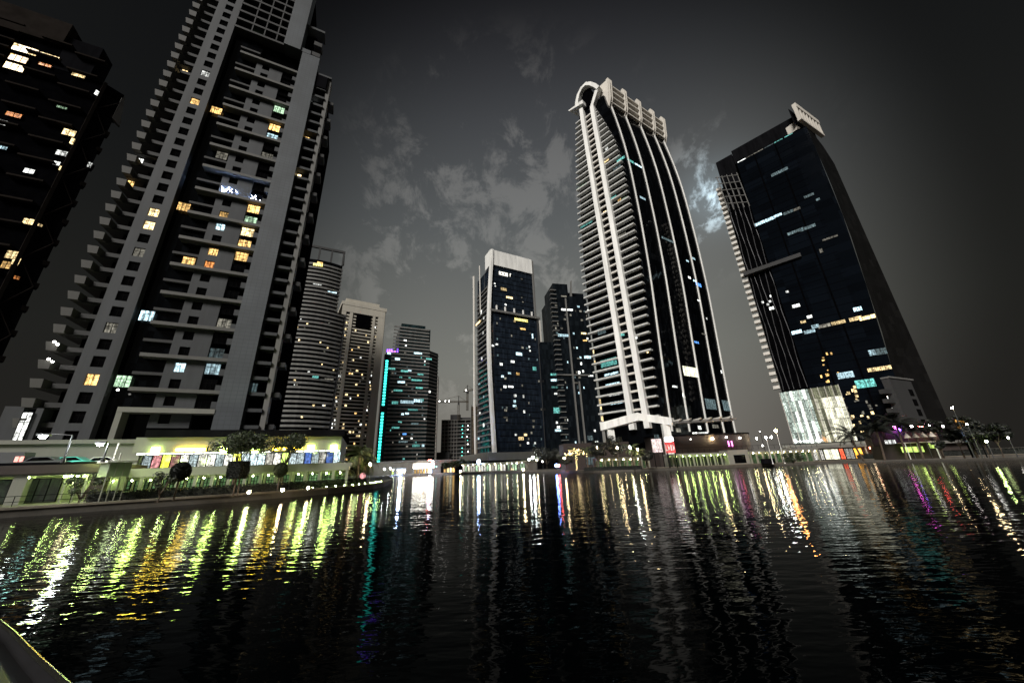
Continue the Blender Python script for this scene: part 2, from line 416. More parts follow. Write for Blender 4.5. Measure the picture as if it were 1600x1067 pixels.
def arr(tab, z):
    if z <= tab[0][0]: return tab[0][1]
    for (a, x), (b, y) in zip(tab, tab[1:]):
        if z <= b:
            k = (z - a) / (b - a); return x + (y - x) * k
    return tab[-1][1]
def smooth(tab, z, h=9):
    return sum(arr(tab, z + o) * wt for o, wt in ((-h, .2), (-h / 2, .2), (0, .2), (h / 2, .2), (h, .2)))
LIME = (0.74, 1.0, 0.30)

# ------------------------------------------------------------------ water, ground, quay
def water_mat():
    m, t, b = new_mat('lake_water')
    b.inputs['Base Color'].default_value = (0.0003, 0.0005, 0.0006, 1)
    b.inputs['Roughness'].default_value = 0.035; b.inputs['IOR'].default_value = 1.042
    tc = N(t, 'ShaderNodeTexCoord')
    def wave(sx, sy, scale, rot, detail, loc=0.0):
        mp = N(t, 'ShaderNodeMapping'); mp.inputs['Scale'].default_value = (sx, sy, 1); mp.inputs['Rotation'].default_value = (0, 0, radians(rot))
        mp.inputs['Location'].default_value = (loc, loc, 0)
        L(t, tc.outputs['Object'], mp.inputs[0])
        n = N(t, 'ShaderNodeTexNoise'); n.inputs['Scale'].default_value = scale; n.inputs['Detail'].default_value = detail
        n.inputs['Roughness'].default_value = 0.5; n.inputs['Distortion'].default_value = 0.3
        L(t, mp.outputs[0], n.inputs['Vector']); return n.outputs[0]
    a = wave(0.36, 1.0, 2.3, 8, 1.5)
    c = wave(0.5, 1.0, 6.0, -14, 1.5, 3.0)
    e = wave(0.5, 1.0, 0.34, 5, 1.0, 9.0)
    patch = N(t, 'ShaderNodeMapRange'); L(t, wave(1.0, 0.6, 0.05, 25, 2.0, 4.0), patch.inputs[0])
    patch.inputs[1].default_value = 0.35; patch.inputs[2].default_value = 0.65; patch.inputs[3].default_value = 0.45; patch.inputs[4].default_value = 1.25
    h = math_(t, 'ADD', math_(t, 'MULTIPLY', math_(t, 'ADD', math_(t, 'MULTIPLY', a, 0.033), math_(t, 'MULTIPLY', c, 0.0095)), patch.outputs[0]), math_(t, 'MULTIPLY', e, 0.035))
    bp = N(t, 'ShaderNodeBump'); bp.inputs['Strength'].default_value = 1.0; bp.inputs['Distance'].default_value = 1.0
    L(t, h, bp.inputs['Height']); L(t, bp.outputs[0], b.inputs['Normal'])
    return m
wb = MB(); wb.face([(-9000, -3000, 0), (9000, -3000, 0), (9000, 12000, 0), (-9000, 12000, 0)])
struct(wb.build('water', [water_mat()]), 'dark rippled lake reflecting the lights')

SHORE = [(-90, 2), (-62, 17), (-48, 28), (-42, 33.5), (-36, 38.6), (-31, 42.6), (-27.5, 46.2), (-25.0, 50), (-23.4, 54.5), (-22.7, 59.5), (-23.2, 65.5), (-26, 76),
         (-33, 100), (-50, 145), (-63, 190), (-52, 200), (-35, 194), (-18, 172), (-2, 152), (9, 133), (16, 117), (24, 108.5), (33, 105.5),
         (45, 105.6), (62, 108), (75, 111.5), (88, 112.5), (102, 111.5), (118, 108.0), (135, 100.5), (160, 84), (195, 55), (240, 10)]
gb = MB()
poly = SHORE + [(900, -300), (6000, 200), (6000, 9000), (-6000, 9000), (-6000, -200), (-400, -120)]
gb.prism(poly, -2.0, 0.65)
struct(gb.build('ground', [M['paving']]), 'paved lakeside ground behind the quay')
def offset(pts, d):
    out = []
    for i, p in enumerate(pts):
        a = Vector(pts[max(i - 1, 0)]); c = Vector(pts[min(i + 1, len(pts) - 1)])
        t = (c - a).normalized(); out.append((p[0] - t.y * d, p[1] + t.x * d))
    return out
inner = offset(SHORE, 0.55); outer = offset(SHORE, -0.12)
cb_ = MB()
for i in range(len(SHORE) - 1):
    a, b2, c, d = outer[i], outer[i + 1], inner[i + 1], inner[i]
    cb_.hexa([(a[0], a[1], 0.60), (b2[0], b2[1], 0.60), (c[0], c[1], 0.654), (d[0], d[1], 0.654),
              (a[0], a[1], 0.80), (b2[0], b2[1], 0.80), (c[0], c[1], 0.80), (d[0], d[1], 0.80)])
struct(cb_.build('quay_edge', [M['stone']]), 'pale stone coping along the quay')

# ------------------------------------------------------------------ tall grey apartment tower on the left bank
M['balcony'] = mat('balcony_render', (0.08, 0.078, 0.072), .75, .15, .3, streak=True)
def tower_grey():
    fr = Fr((-63.6, 56.4), 26)
    t = thing('apartment_tower', 'tall grey apartment tower with blank tiled pier and stacked balconies above left shops', 'tower', fr.pt(4, -10, 0.65))
    F0, FH = 12.2, 2.98
    b = MB(); b.box(fr, -8.4, 19.4, -22, -2.2, 0.65, 99); b.box(fr, -7.2, 14.2, -21.5, -2.3, 99, 119); b.box(fr, -5.0, 9.2, -20, -2.4, 119, 150)
    b.build('core', [M['black']], t)
    # window pier on the left
    b = MB(); b.box(fr, -6.75, -5.32, -2.1, 0, 4, 150); b.box(fr, -3.78, -2.45, -2.1, 0, 4, 150)
    zs = [F0 - 3 + FH * k for k in range(0, 47)]
    prev = 4.0
    for z in zs + [152]:
        b.box(fr, -5.32, -3.78, -2.0, -0.003, prev, min(z - 0.92, 150)); prev = z + 0.92
    b.build('window_pier', [M['bluegrey2']], t)
    pix_pier = {(440, 470): 'warm'}
    lit_pier = {}
    for (px, py, c) in [(225, 329, 'amber'), (233, 351, 'amber'), (214, 393, 'dim'), (300, 155, 'warm'), (173, 511, 'dim'), (143, 592, 'warm'), (312, 111, 'white')]:
        u, z = fr.hit(px, py, -0.3); lit_pier[round((z - zs[0]) / FH)] = c
    for k, z in enumerate(zs):
        if z < 126: window(t, fr, -4.55, z, 1.5, 1.78, lit_pier.get(k), -0.32)
    # glazed recess
    b = MB(); b.box(fr, -2.45, 3.6, -2.15, -1.5, 9, 107); b.build('recess_glazing', [M['glass']], t)
    # deep ledges every second floor, thin ones between
    for k in range(0, 15):
        z = 16.9 + 5.94 * k
        b = MB(); b.box(fr, 0.2, 12.3, -1.5, 0.30, z - 0.32, z + 0.30); b.build('ledge', [M['balcony']], t)
    for k in range(0, 15):
        z = 16.9 + 5.94 * k + 2.97
        boxpart('minor_ledge', t, fr, -0.4, z - 0.3, 4.0, 0.5, -1.5, -0.75, M['greydk'])
    # central wall with its windows
    b = MB()
    for k in range(0, 30):
        z = F0 + FH * k
        if z > 104: break
        lo, hi = z - 1.49, z + 1.49
        b.box(fr, 3.6, 4.8, -1.5, -0.55, lo, hi); b.box(fr, 6.3, 9.0, -1.5, -0.55, lo, hi)
        b.box(fr, 4.8, 6.3, -1.5, -0.553, lo, z - 0.8); b.box(fr, 4.8, 6.3, -1.5, -0.553, z + 0.85, hi)
    b.build('wall', [M['bluegrey2']], t)
    lm, lr, lo_ = {}, {}, {}
    def snap(lst, d):
        return {round((fr.hit(px, py, d)[1] - F0) / FH): c for px, py, c in lst}
    lm = snap([(341, 335, 'warm'), (343, 355, 'cool'), (325, 393, 'warm'), (322, 413, 'orange'), (278, 574, 'cool')], -0.9)
    lr = snap([(390, 326, 'warm'), (384, 344, 'green'), (382, 362, 'amber'), (376, 381, 'warm'), (371, 400, 'warm'), (345, 505, 'dim'), (329, 575, 'cool'),
               (309, 652, 'orange'), (419, 200, 'warm'), (416, 213, 'cool'), (428, 170, 'green'), (447, 92, 'amber'), (412, 245, 'dim'), (335, 550, 'dimcool')], -1.2)
    lo_ = snap([(312, 328, 'warm'), (254, 402, 'warm'), (262, 494, 'cool'), (192, 594, 'green'), (330, 170, 'warm'), (366, 62, 'warm'), (344, 238, 'dim')], -1.4)
    for k in range(0, 30):
        z = F0 + FH * k
        if 12.5 < z < 104: boxpart('balcony_stub', t, fr, 11.3, z - 1.09, 1.1, 1.19, -1.5, -0.3, M['bluegrey2'])
        if z < 104: window(t, fr, 5.55, z + 0.02, 1.46, 1.6, lm.get(k), -0.9)
        if 13 < z < 104: window(t, fr, 10.15, z + 0.12, 2.1, 1.95, lr.get(k), -0.85, bars=2)
        if k in lo_:
            us = {'warm': -1.0, 'cool': -1.0, 'green': -1.2, 'dim': 0.6}[lo_[k]]
            if abs(z - 40.5) < 6 or (z > 60 and lo_[k] == 'dim'): us = 2.3
            window(t, fr, us, z + .1, 1.9, 1.9, lo_[k], -0.95, bars=2)
    # string lights on two balconies
    for (px, py) in ((354, 297), (394, 312)):
        u, z = fr.hit(px, py, -0.4); b = MB()
        for q in range(26): b.ball(fr.pt(u + R.gauss(0, .55), -0.42 + R.random() * .1, z + R.gauss(0, .42)), 0.05, n=5, m=3)
        b.build('string_lights', [LAMP['ice']], t)
    # blank tiled pier
    b = MB(); b.box(fr, 12.4, 16.4, -2.1, 0.85, 9.5, 107.2); b.box(fr, 8.2, 11.9, -2.1, 1.2, 107.2, 152)
    b.box(fr, 11.9, 14.2, -2.1, 0.9, 107.2, 108.6); b.build('blank_pier', [M['bluegrey']], t)
    # gridded block of the upper floors
    b = MB(); 
    for k in range(12):
        z = 108 + FH * k; b.box(fr, -2.45, 8.2, -2.2, 0.3, z - 0.3, z + 0.3)
    for u in (1.0, 3.6, 6.2): b.box(fr, u - .12, u + .12, -1.8, 0.25, 108.3, 141)
    b.build('balcony_grid', [M['greydk']], t)
    window(t, fr, 2.3, 111.0, 2.3, 1.5, 'green', -1.6, bars=2)
    # right-hand balconies
    lrt = {round((fr.hit(px, py, -1)[1] - F0) / FH): c for px, py, c in [(398, 602, 'dimcool'), (459, 268, 'amber'), (471, 211, 'warm'), (483, 158, 'white')]}
    for k in range(0, 31):
        z = F0 + FH * k
        if z < 100:
            boxpart('balcony', t, fr, 16.4, z - 1.62, 2.65, 0.62, -2.0, 0.35, M['bluegrey2'])
            if k in lrt: window(t, fr, 16.9, z + 0.1, 0.8, 1.9, lrt[k], -1.5, bars=0)
            if k % 2 == 0: boxpart('end_balcony', t, fr, 19.9, z - 1.6, 1.3, 0.9, -3.5, -0.6, M['greydk'])
    b = MB(); b.box(fr, 19.05, 19.9, -2.1, -0.05, 6, 101.7); b.build('edge_pier', [M['grey']], t)
    b = MB(); b.box(fr, 14.2, 19.0, -2.1, 0.55, 97.4, 101.7); b.build('plant_screen', [M['soot']], t)
    for k in range(3):
        boxpart('upper_balcony', t, fr, 14.3, 104 + FH * 1.4 * k, 1.9, 1.4, -2.0, 0.3, M['greydk'])
    b = MB(); b.box(fr, 10.7, 16.2, -3, 0.2, 118.4, 119.1); b.build('roof_edge', [M['bluegrey2']], t)
    b = MB(); b.box(fr, 13.4, 19.9, -3, 0.5, 101.75, 102.3); b.build('roof_edge', [M['bluegrey2']], t)
    # left balcony stacks, each with its solid front
    for k in range(0, 44):
        z = F0 - 1.5 + FH * k
        if z > 124: break
        def mk():
            f0 = Fr((0, 0), fr.hd); b = MB()
            q = [f0.pt(.55, .15, .0), f0.pt(1.7, .15, .0), f0.pt(1.8, -2.4, .0), f0.pt(.55, -2.4, .0),
                 f0.pt(.3, .35, 1.35), f0.pt(1.75, .35, 1.35), f0.pt(1.8, -2.4, 1.35), f0.pt(.4, -2.4, 1.35)]
            b.hexa(q); return b
        inst('corner_balcony', ('cb', fr.hd), mk, [M['balcony']], t, fr.pt(-11.3, 0, z - 0.2))
        boxpart('inner_balcony', t, fr, -8.9, z - 0.05, 2.15, 0.75, -2.2, -0.55, M['greydk'])
    b = MB()
    for k in range(0, 40):
        z = F0 - 1.5 + FH * k; b.box(fr, -10.6, -6.75, -6, -0.9, z - 0.28, z - 0.06)
    b.build('floor_edge', [M['greydk']], t)
    for px, py, c in [(288, 113, 'amber'), (235, 262, 'amber'), (218, 252, 'white'), (204, 287, 'warm')]:
        u, z = fr.hit(px, py, -2.0); window(t, fr, u, z, 1.0, 1.4, c, -2.05)
    for px, py in ((85, 534), (90, 538), (76, 561), (82, 565), (184, 609)):
        u, z = fr.hit(px, py, 0.4); b = MB(); b.ball(fr.pt(u, 0.4, z), 0.16); b.build('balcony_lamp', [LAMP['spark']], t)
    # bright stair glazing at the foot
    u0, z0 = fr.hit(27, 686, 0.2); u1, z1 = fr.hit(44, 650, 0.2)
    window(t, fr, (u0 + u1) / 2, (z0 + z1) / 2, 1.0, z1 - z0 + 1, 'white', 0.3, bars=1)
    b = MB(); b.box(fr, u0 - 2.6, u0 - .65, -6, 0.1, 0.65, z1 + 1.4); b.box(fr, u0 + .65, u0 + 1.4, -6, 0.12, 0.65, z1 + 1.2); b.build('stair_wall', [M['bluegrey2']], t)
    # ground-floor frame over the deck
    b = MB(); b.box(fr, 0.0, 0.7, -1.4, 0.9, 8.6, 13.0); b.box(fr, 0.0, 12.4, -1.4, 0.95, 13.0, 13.8); b.build('porch_frame', [M['limewall']], t)
    b = MB(); b.box(fr, -9.4, 16.4, -2.0, 1.3, 6.4, 8.6); b.box(fr, -9.4, 16.4, -2.0, 1.1, 0.65, 6.1); b.build('plinth', [M['limewall']], t)
    return t
tower_grey()

# ------------------------------------------------------------------ dark brown tower at the far left
def tower_brown():
    P = polar(-58, 120, 0)
    fr = Fr((P.x, P.y), 26)
    t = thing('dark_tower', 'dark brown tower with cross braced side wall cut off by the left edge', 'tower', fr.pt(-14, -12, 0.65))
    S = lambda v: v * 1.333
    q0, q1 = fr.pt(-44, -.6, 0), fr.pt(-2.2, -.6, 0); q2 = q1 + Vector((cos(radians(62)), sin(radians(62)), 0)) * 3.5; q3 = q2 + Vector((-.87, .5, 0)) * 22; q4 = q0 + Vector((-.87, .5, 0)) * 22
    b = MB(); b.prism([(p.x, p.y) for p in (q0, q1, q2, q3, q4)], .65, 101); b.box(fr, -44, -9, -8, -.6, 101, 108); b.box(fr, -40, -12.2, -10, -0.4, 108, 116.5); b.build('core', [M['black']], t)
    b = MB(); b.box(fr, -34, -12.0, -2, 0.3, 108.4, 116.3); b.build('parapet', [M['umber']], t)
    b = MB(); b.box(fr, -11.9, -5.5, -5, -0.5, 101.1, 112.5); b.build('plant_room', [M['soot']], t)
    for k in range(18):
        z = 10 + 5.7 * k
        boxpart('ledge', t, fr, -9.0, z, 5.6, 0.42, -0.6, 0.7, M['umber'])
        boxpart('ledge', t, fr, -16.5 + (k % 2) * 1.1, z + 1.9, 5.4, 0.42, -0.6, 0.7, M['umber'])
        boxpart('ledge', t, fr, -30.5, z + 0.9, 11.5, 0.42, -0.6, 0.7, M['umber'])
        boxpart('ledge', t, fr, -30.5, z + 3.7, 11.5, 0.35, -0.6, 0.5, M['umber'])
    # braced corner strip turning to the side wall
    sd = Fr((fr.pt(-2.2, -0.5, 0).x, fr.pt(-2.2, -0.5, 0).y), 62)
    b = MB(); b.box(sd, 0, 3.5, -.6, 0.05, 0.65, 98); b.build('side_wall', [M['soot']], t)
    for k in range(17):
        z = 4 + 5.5 * k; b = MB()
        a, c = sd.pt(0.3, 0.25, z), sd.pt(3.4, 0.25, z + 5.6)
        if k % 2: a, c = sd.pt(0.3, 0.25, z + 5.6), sd.pt(3.4, 0.25, z)
        b.tube([a, c], 0.13, 5); b.build('brace', [M['umber']], t)
        if z < 98: boxpart('side_balcony', t, sd, 3.1, z, .9, 1.1, -1.5, 0.3, M['umber'])
    b = MB(); b.box(sd, -0.3, 0.3, -.5, 0.5, 0.65, 101); b.build('corner_post', [M['umber']], t)
    b = MB(); f1 = sd.pt(8.2, 0.2, 95); b.hexa([sd.pt(3.3, .4, 92), sd.pt(5.0, .2, 91), sd.pt(5.0, -.6, 91), sd.pt(3.3, -.6, 92), sd.pt(3.3, .4, 99.5), sd.pt(3.8, .3, 100), sd.pt(3.8, -.6, 100), sd.pt(3.3, -.6, 99.5)])
    b.build('roof_fin', [M['grey']], t)
    for px, py, wd, h, c in [(38, 76, 4.2, 2.2, 'amber'), (27, 90, 3.0, 2, 'warm'), (21, 103, 3.2, 2, 'amber'), (76, 86, 3.4, 1.0, 'amber'), (69, 100, 2.2, .8, 'orange'), (123, 114, 2.4, 2.2, 'amber'),
                           (97, 164, 1.8, 1.8, 'green'), (20, 178, 2.4, 1.2, 'orange'), (2, 190, 1.4, 1.4, 'white'), (107, 206, 2.2, 1.8, 'amber'), (115, 222, 1.0, 1.8, 'amber'), (95, 238, 1.8, 1.4, 'white'),
                           (87, 254, 1.1, 1.1, 'white'), (2, 228, 1.6, 1.3, 'cool'), (44, 266, 1.6, 1.2, 'white'), (152, 146, 0.8, 1.5, 'white'), (43, 345, 1.6, 1.4, 'amber'), (17, 397, 1.7, 1.8, 'amber'),
                           (25, 408, 0.9, 1.8, 'amber'), (8, 413, 1.3, 1.6, 'warm'), (26, 434, 0.7, 0.7, 'orange'), (62, 352, 0.7, .6, 'amber'), (96, 264, 0.7, 1.2, 'amber'), (140, 258, 0.6, 1.5, 'white')]:
        u, z = fr.hit(px, py, 0.0)
        if u > -2.6:
            u2, z = sd.hit(px, py, 0.3); window(t, sd, u2, z, wd, h, c, 0.32)
        else: window(t, fr, u, z, wd, h, c, -0.3 if u < -3 else .1, bars=1 + int(wd > 2.5))
    return t
tower_brown()

# ------------------------------------------------------------------ banded tower
def scatter(parent, fr, n, u0, u1, z0, z1, fh, cols, wd=(0.8, 1.4), h=1.2, d=0.05, seed=1, bow=None):
    r = random.Random(seed)
    for _ in range(n):
        k = r.randint(0, int((z1 - z0) / fh)); u = r.uniform(u0, u1)
        window(parent, fr, u, z0 + k * fh, round(r.choice((wd[0], (wd[0] + wd[1]) / 2, wd[1])), 2), h, r.choice(cols), d + (bow(u) if bow else 0), bars=0, transom=False)
def tower_banded():
    k = 1.5
    fr = Fr((-92.5 * k, 136.6 * k), 27)
    t = thing('banded_tower', 'grey tower ringed with bowed pale floor bands under an open roof frame', 'tower', fr.pt(12, -14, 0.65))
    u0, u1, top = -8.0, 28.6, 142.0
    bowd = 5.0
    def bow(u): x = (u - (u0 + u1) / 2) / ((u1 - u0) / 2); return bowd * (1 - x * x) - bowd
    def arc(b, z0, z1, out, a0=u0, a1=u1, th=0.8, dd=0.0):
        n = 12
        for i in range(n):
            a, c = a0 + (a1 - a0) * i / n, a0 + (a1 - a0) * (i + 1) / n
            q = [fr.pt(a, bow(a) + out + dd, z0), fr.pt(c, bow(c) + out + dd, z0), fr.pt(c, bow(c) - th + dd, z0), fr.pt(a, bow(a) - th + dd, z0)]
            b.hexa(q + [p + Vector((0, 0, z1 - z0)) for p in q])
    b = MB(); arc(b, 0.65, 106, -0.25, u0 + .3, u1 - .3, 20); arc(b, 106, top, -0.25, u0 + .3, 23.4, 20); b.build('core', [M['glass']], t)
    FH = 2.86; n = int((139 - 27) / FH)
    for i in range(n + 1):
        z = 27 + FH * i; b = MB(); arc(b, z - 0.75, z + 0.55, 0.5, u0, u1 if z < 105 else 24.0); b.build('floor_band', [M['grey']], t)
    for i in range(n + 1):
        pass
    # open frame on the roof
    b = MB()
    for u in (-1.5, 8.0, 15.7, 23.2): b.box(fr, u - .55, u + .55, -2.6, -1.4, top, top + 10.0)
    b.box(fr, -2.4, 24.0, -2.7, -1.3, top + 10.0, top + 11.6); b.box(fr, 22.6, 23.8, -20, -2.7, top + 10.0, top + 11.6); b.build('roof_frame', [M['greydk']], t)
    b = MB(); b.box(fr, u1 - 1.0, u1 + 1.2, -26, -5.2, 0.65, 106); b.build('side_wall', [M['greydk']], t)
    for px, py, wd, h, c in [(500, 414, 3.4, 1.7, 'warm'), (496, 447, 5, 1.0, 'white'), (519, 458, 5.5, 0.9, 'cool'), (456, 511, 7, 0.9, 'white'), (455, 535, 1.6, 1.2, 'cool'), (493, 590, 3.4, 1.5, 'cyan'),
                           (513, 592, 6, 0.9, 'dim'), (490, 634, 1.3, 1.2, 'amber'), (472, 652, 1.0, 1.0, 'amber'), (449, 597, .8, 1.2, 'white'), (455, 562, 1, .8, 'white'), (521, 577, 1, .9, 'amber'), (428, 630, .9, .9, 'amber')]:
        u, z = fr.hit(px, py, -2); window(t, fr, u, z, wd, h, c, bow(u) + 0.54, bars=int(wd / 1.4), transom=False)
    scatter(t, fr, 22, -2, 26, 27 + FH / 2 - .1, 100, FH, ['amber', 'white', 'dim', 'dim'], (0.6, 1.2), 0.9, 0.02, 5, bow)
    # yellow rooftop lettering
    u, z = fr.hit(497, 417, -2); b = MB(); x = u - 2.8
    for g in (0.8, 0.5, 0.9, 0.7, 0.9, 0.6):
        b.box(fr, x, x + g * .8, bow(x) + 0.75, bow(x) + 0.95, z - 0.9, z + 0.9); x += g + 0.25
    b.build('sign_lettering', [SIGNS['yellow']], t)
    b = MB(); p = azd(470, 377, (fr.P - Vector((0, 0, 0))).length * 0.99); b.ball(p, 0.9); b.build('beacon', [LAMP['spark']], t)
tower_banded()

# ------------------------------------------------------------------ cream tower
def tower_cream():
    k = 1.6
    fr = Fr((-85 * k, 165 * k), 33)
    t = thing('cream_tower', 'cream tower with pale vertical fins and flat cornice between banded and teal towers', 'tower', fr.pt(14, -12, 0.65))
    top = 139.0; ua, ub = -3.0, 31.0
    b = MB(); b.box(fr, ua + .3, ub - .3, -26, -1.0, 0.65, 128); b.build('core', [M['black']], t)
    for u, wd in ((ua, 3.2), (3.0, 2.4), (21.3, 2.0), (25.6, 5.4)):
        b = MB(); b.box(fr, u, u + wd, -1.2, 0.6, 0.65, 128); b.build('fin', [M['cream']], t)
    FH = 2.8
    for i in range(43):
        z = 8 + FH * i
        b = MB(); b.box(fr, 5.4, 21.3, -1.0, 0.15, z - 0.8, z + 0.35)
        b.box(fr, 0.2, 3.0, -1.0, 0.25, z - 0.9, z + 0.5); b.box(fr, 23.3, 25.6, -1.0, 0.25, z - 0.9, z + 0.5)
        b.build('floor_band', [M['cream'] if i > 2 else M['grey']], t)
        if i in (40, 41): pass
    b = MB(); b.box(fr, ua, ub, -1.0, 0.7, 128, 134); b.box(fr, ua - 1, ub + 1, -26, 0.9, 134, 137); b.box(fr, ua + 2, ub - 5, -24, -2, 137, 141); b.build('cornice', [M['cream']], t)
    b = MB(); b.box(fr, 8.2, 19.6, 0.2, 0.75, 116, 128); b.build('dark_panel', [M['black']], t)
    b = MB(); b.box(fr, ub - .3, ub + .6, -24, -1, 0.65, 134); b.build('side_wall', [M['cream']], t)
    scatter(t, fr, 44, 5.9, 20.8, 8 + FH / 2 - .2, 116, FH, ['amber', 'white', 'amber', 'warm', 'dim'], (0.9, 1.6), 1.4, -0.1, 9)
    scatter(t, fr, 26, 0.7, 2.5, 8 + FH / 2 - .2, 122, FH, ['amber', 'white', 'dim'], (0.7, 1.1), 1.3, 0.0, 10)
    scatter(t, fr, 20, 23.8, 25.1, 8 + FH / 2 - .2, 122, FH, ['amber', 'white', 'dim'], (0.7, 1.1), 1.3, 0.0, 12)
tower_cream()

# ------------------------------------------------------------------ teal lit tower
def tower_teal():
    k = 1.15
    fr = Fr((-98 * k, 247 * k), 25)
    t = thing('office_tower', 'slim office tower with glowing teal light strip and purple roof letters', 'tower', fr.pt(26, -16, 0.65))
    U = lambda v: v * k
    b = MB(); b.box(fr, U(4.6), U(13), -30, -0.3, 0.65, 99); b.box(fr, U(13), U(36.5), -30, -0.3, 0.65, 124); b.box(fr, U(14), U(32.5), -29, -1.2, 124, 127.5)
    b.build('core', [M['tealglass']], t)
    FH = 3.15
    for i in range(38):
        z = 10 + FH * i
        if z > 125: break
        b = MB(); b.box(fr, U(8.5), U(36.7) if z < 112 else U(35.6), -0.3, 0.25, z - 0.7, z + 0.7); b.build('floor_band', [M['grey']], t)
    sd = Fr((fr.pt(U(36.5), 0, 0).x, fr.pt(U(36.5), 0, 0).y), 62)
    b = MB(); b.box(sd, 0.02, 12, -25, -0.3, 0.65, 104); b.build('side_wing', [M['tealglass']], t)
    for i in range(30):
        z = 10 + FH * i
        if z < 104: boxpart('wing_band', t, sd, 0.05, z - 0.7, 12, 1.4, -0.3, 0.2, M['grey'])
    b = MB(); b.box(sd, 12.05, 13.6, -26, 0.4, 0.65, 82); b.build('end_pier', [M['offwhite']], t)
    for i in range(34):
        z = 10 + 2.45 * i
        if abs(z - 50) < 3 : continue
        def mk(): return MB().box(Fr((0, 0), 25), -0.95, 0.95, 0, 0.3, -0.75, 0.75)
        inst('strip_light', 'tealstrip', mk, [LAMP['teal']], t, fr.pt(U(4.9) + 0.6, 0.0, z))
    b = MB(); b.box(fr, U(3.4), U(4.5), -8, 0.4, 0.65, 97); b.build('edge_fin', [M['tealglass']], t)
    u, z = fr.hit(615, 542, 0); b = MB(); x = u - 5
    for g in (1.2, 1.2, 1.6, 2.2, 1.2, 1.8, 1.5):
        b.box(fr, x, x + g * .8, -2, -1.6, 99.6 + .12 * (x - u + 5), 102 + .12 * (x - u + 5)); x += g + .5
    b.build('sign_lettering', [SIGNS['violet']], t)
    for px, py, wd, h, c in [(622, 610, 7, 1.5, 'cyan'), (645, 640, 8, 1.4, 'cyan'), (618, 668, 6, 1.4, 'cyan'), (648, 662, 6, 1.4, 'dimcool'), (655, 606, 6, 1.4, 'cyan'), (630, 690, 7, 1.4, 'dimcool'), (653, 552, 7, 1.6, 'cool'), (621, 561, 4, 1.8, 'cool'), (670, 561, 5, 1.4, 'cyan'), (612, 576, 6, 1.6, 'cyan'), (632, 580, 6, 1.7, 'cyan'), (640, 579, 3, 1.6, 'cool'), (657, 585, 5, 1.5, 'cyan'),
                           (627, 597, 6, 1.7, 'cool'), (651, 594, 9, 1.6, 'cyan'), (636, 628, 11, 2.6, 'cool'), (653, 626, 7, 2.6, 'cool'), (659, 625, 3, 2.6, 'cyan'), (617, 629, 5, 2.4, 'cyan'), (629, 647, 2, 1.5, 'cool'), (636, 646, 3, 1.5, 'cool'),
                           (625, 659, 3, 1.2, 'cyan'), (632, 678, 3, 1.4, 'blue'), (650, 696, 6, 2.0, 'cyan'), (661, 696, 2, 2, 'cool'), (671, 612, 2.4, 1.8, 'white'), (633, 532, 2.4, 1.4, 'white'), (634, 540, 1.4, 1.4, 'white'), (608, 552, 3, 2, 'cool')]:
        u, z = fr.hit(px, py, 0)
        if u > U(36.5):
            u, z = sd.hit(px, py, 0); u = min(max(u, 1.5), 11)
            window(t, sd, u, z, min(wd, 3), h, c, 0.25, bars=1, transom=False)
        else: window(t, fr, u, z, wd, h, c, 0.3, bars=int(wd / 1.6), transom=False)
    scatter(t, fr, 34, U(9), U(35), 10 + FH / 2, 100, FH, ['dimcool', 'cyan', 'white', 'dim'], (0.7, 1.6), 1.3, -0.02, 21)
tower_teal()

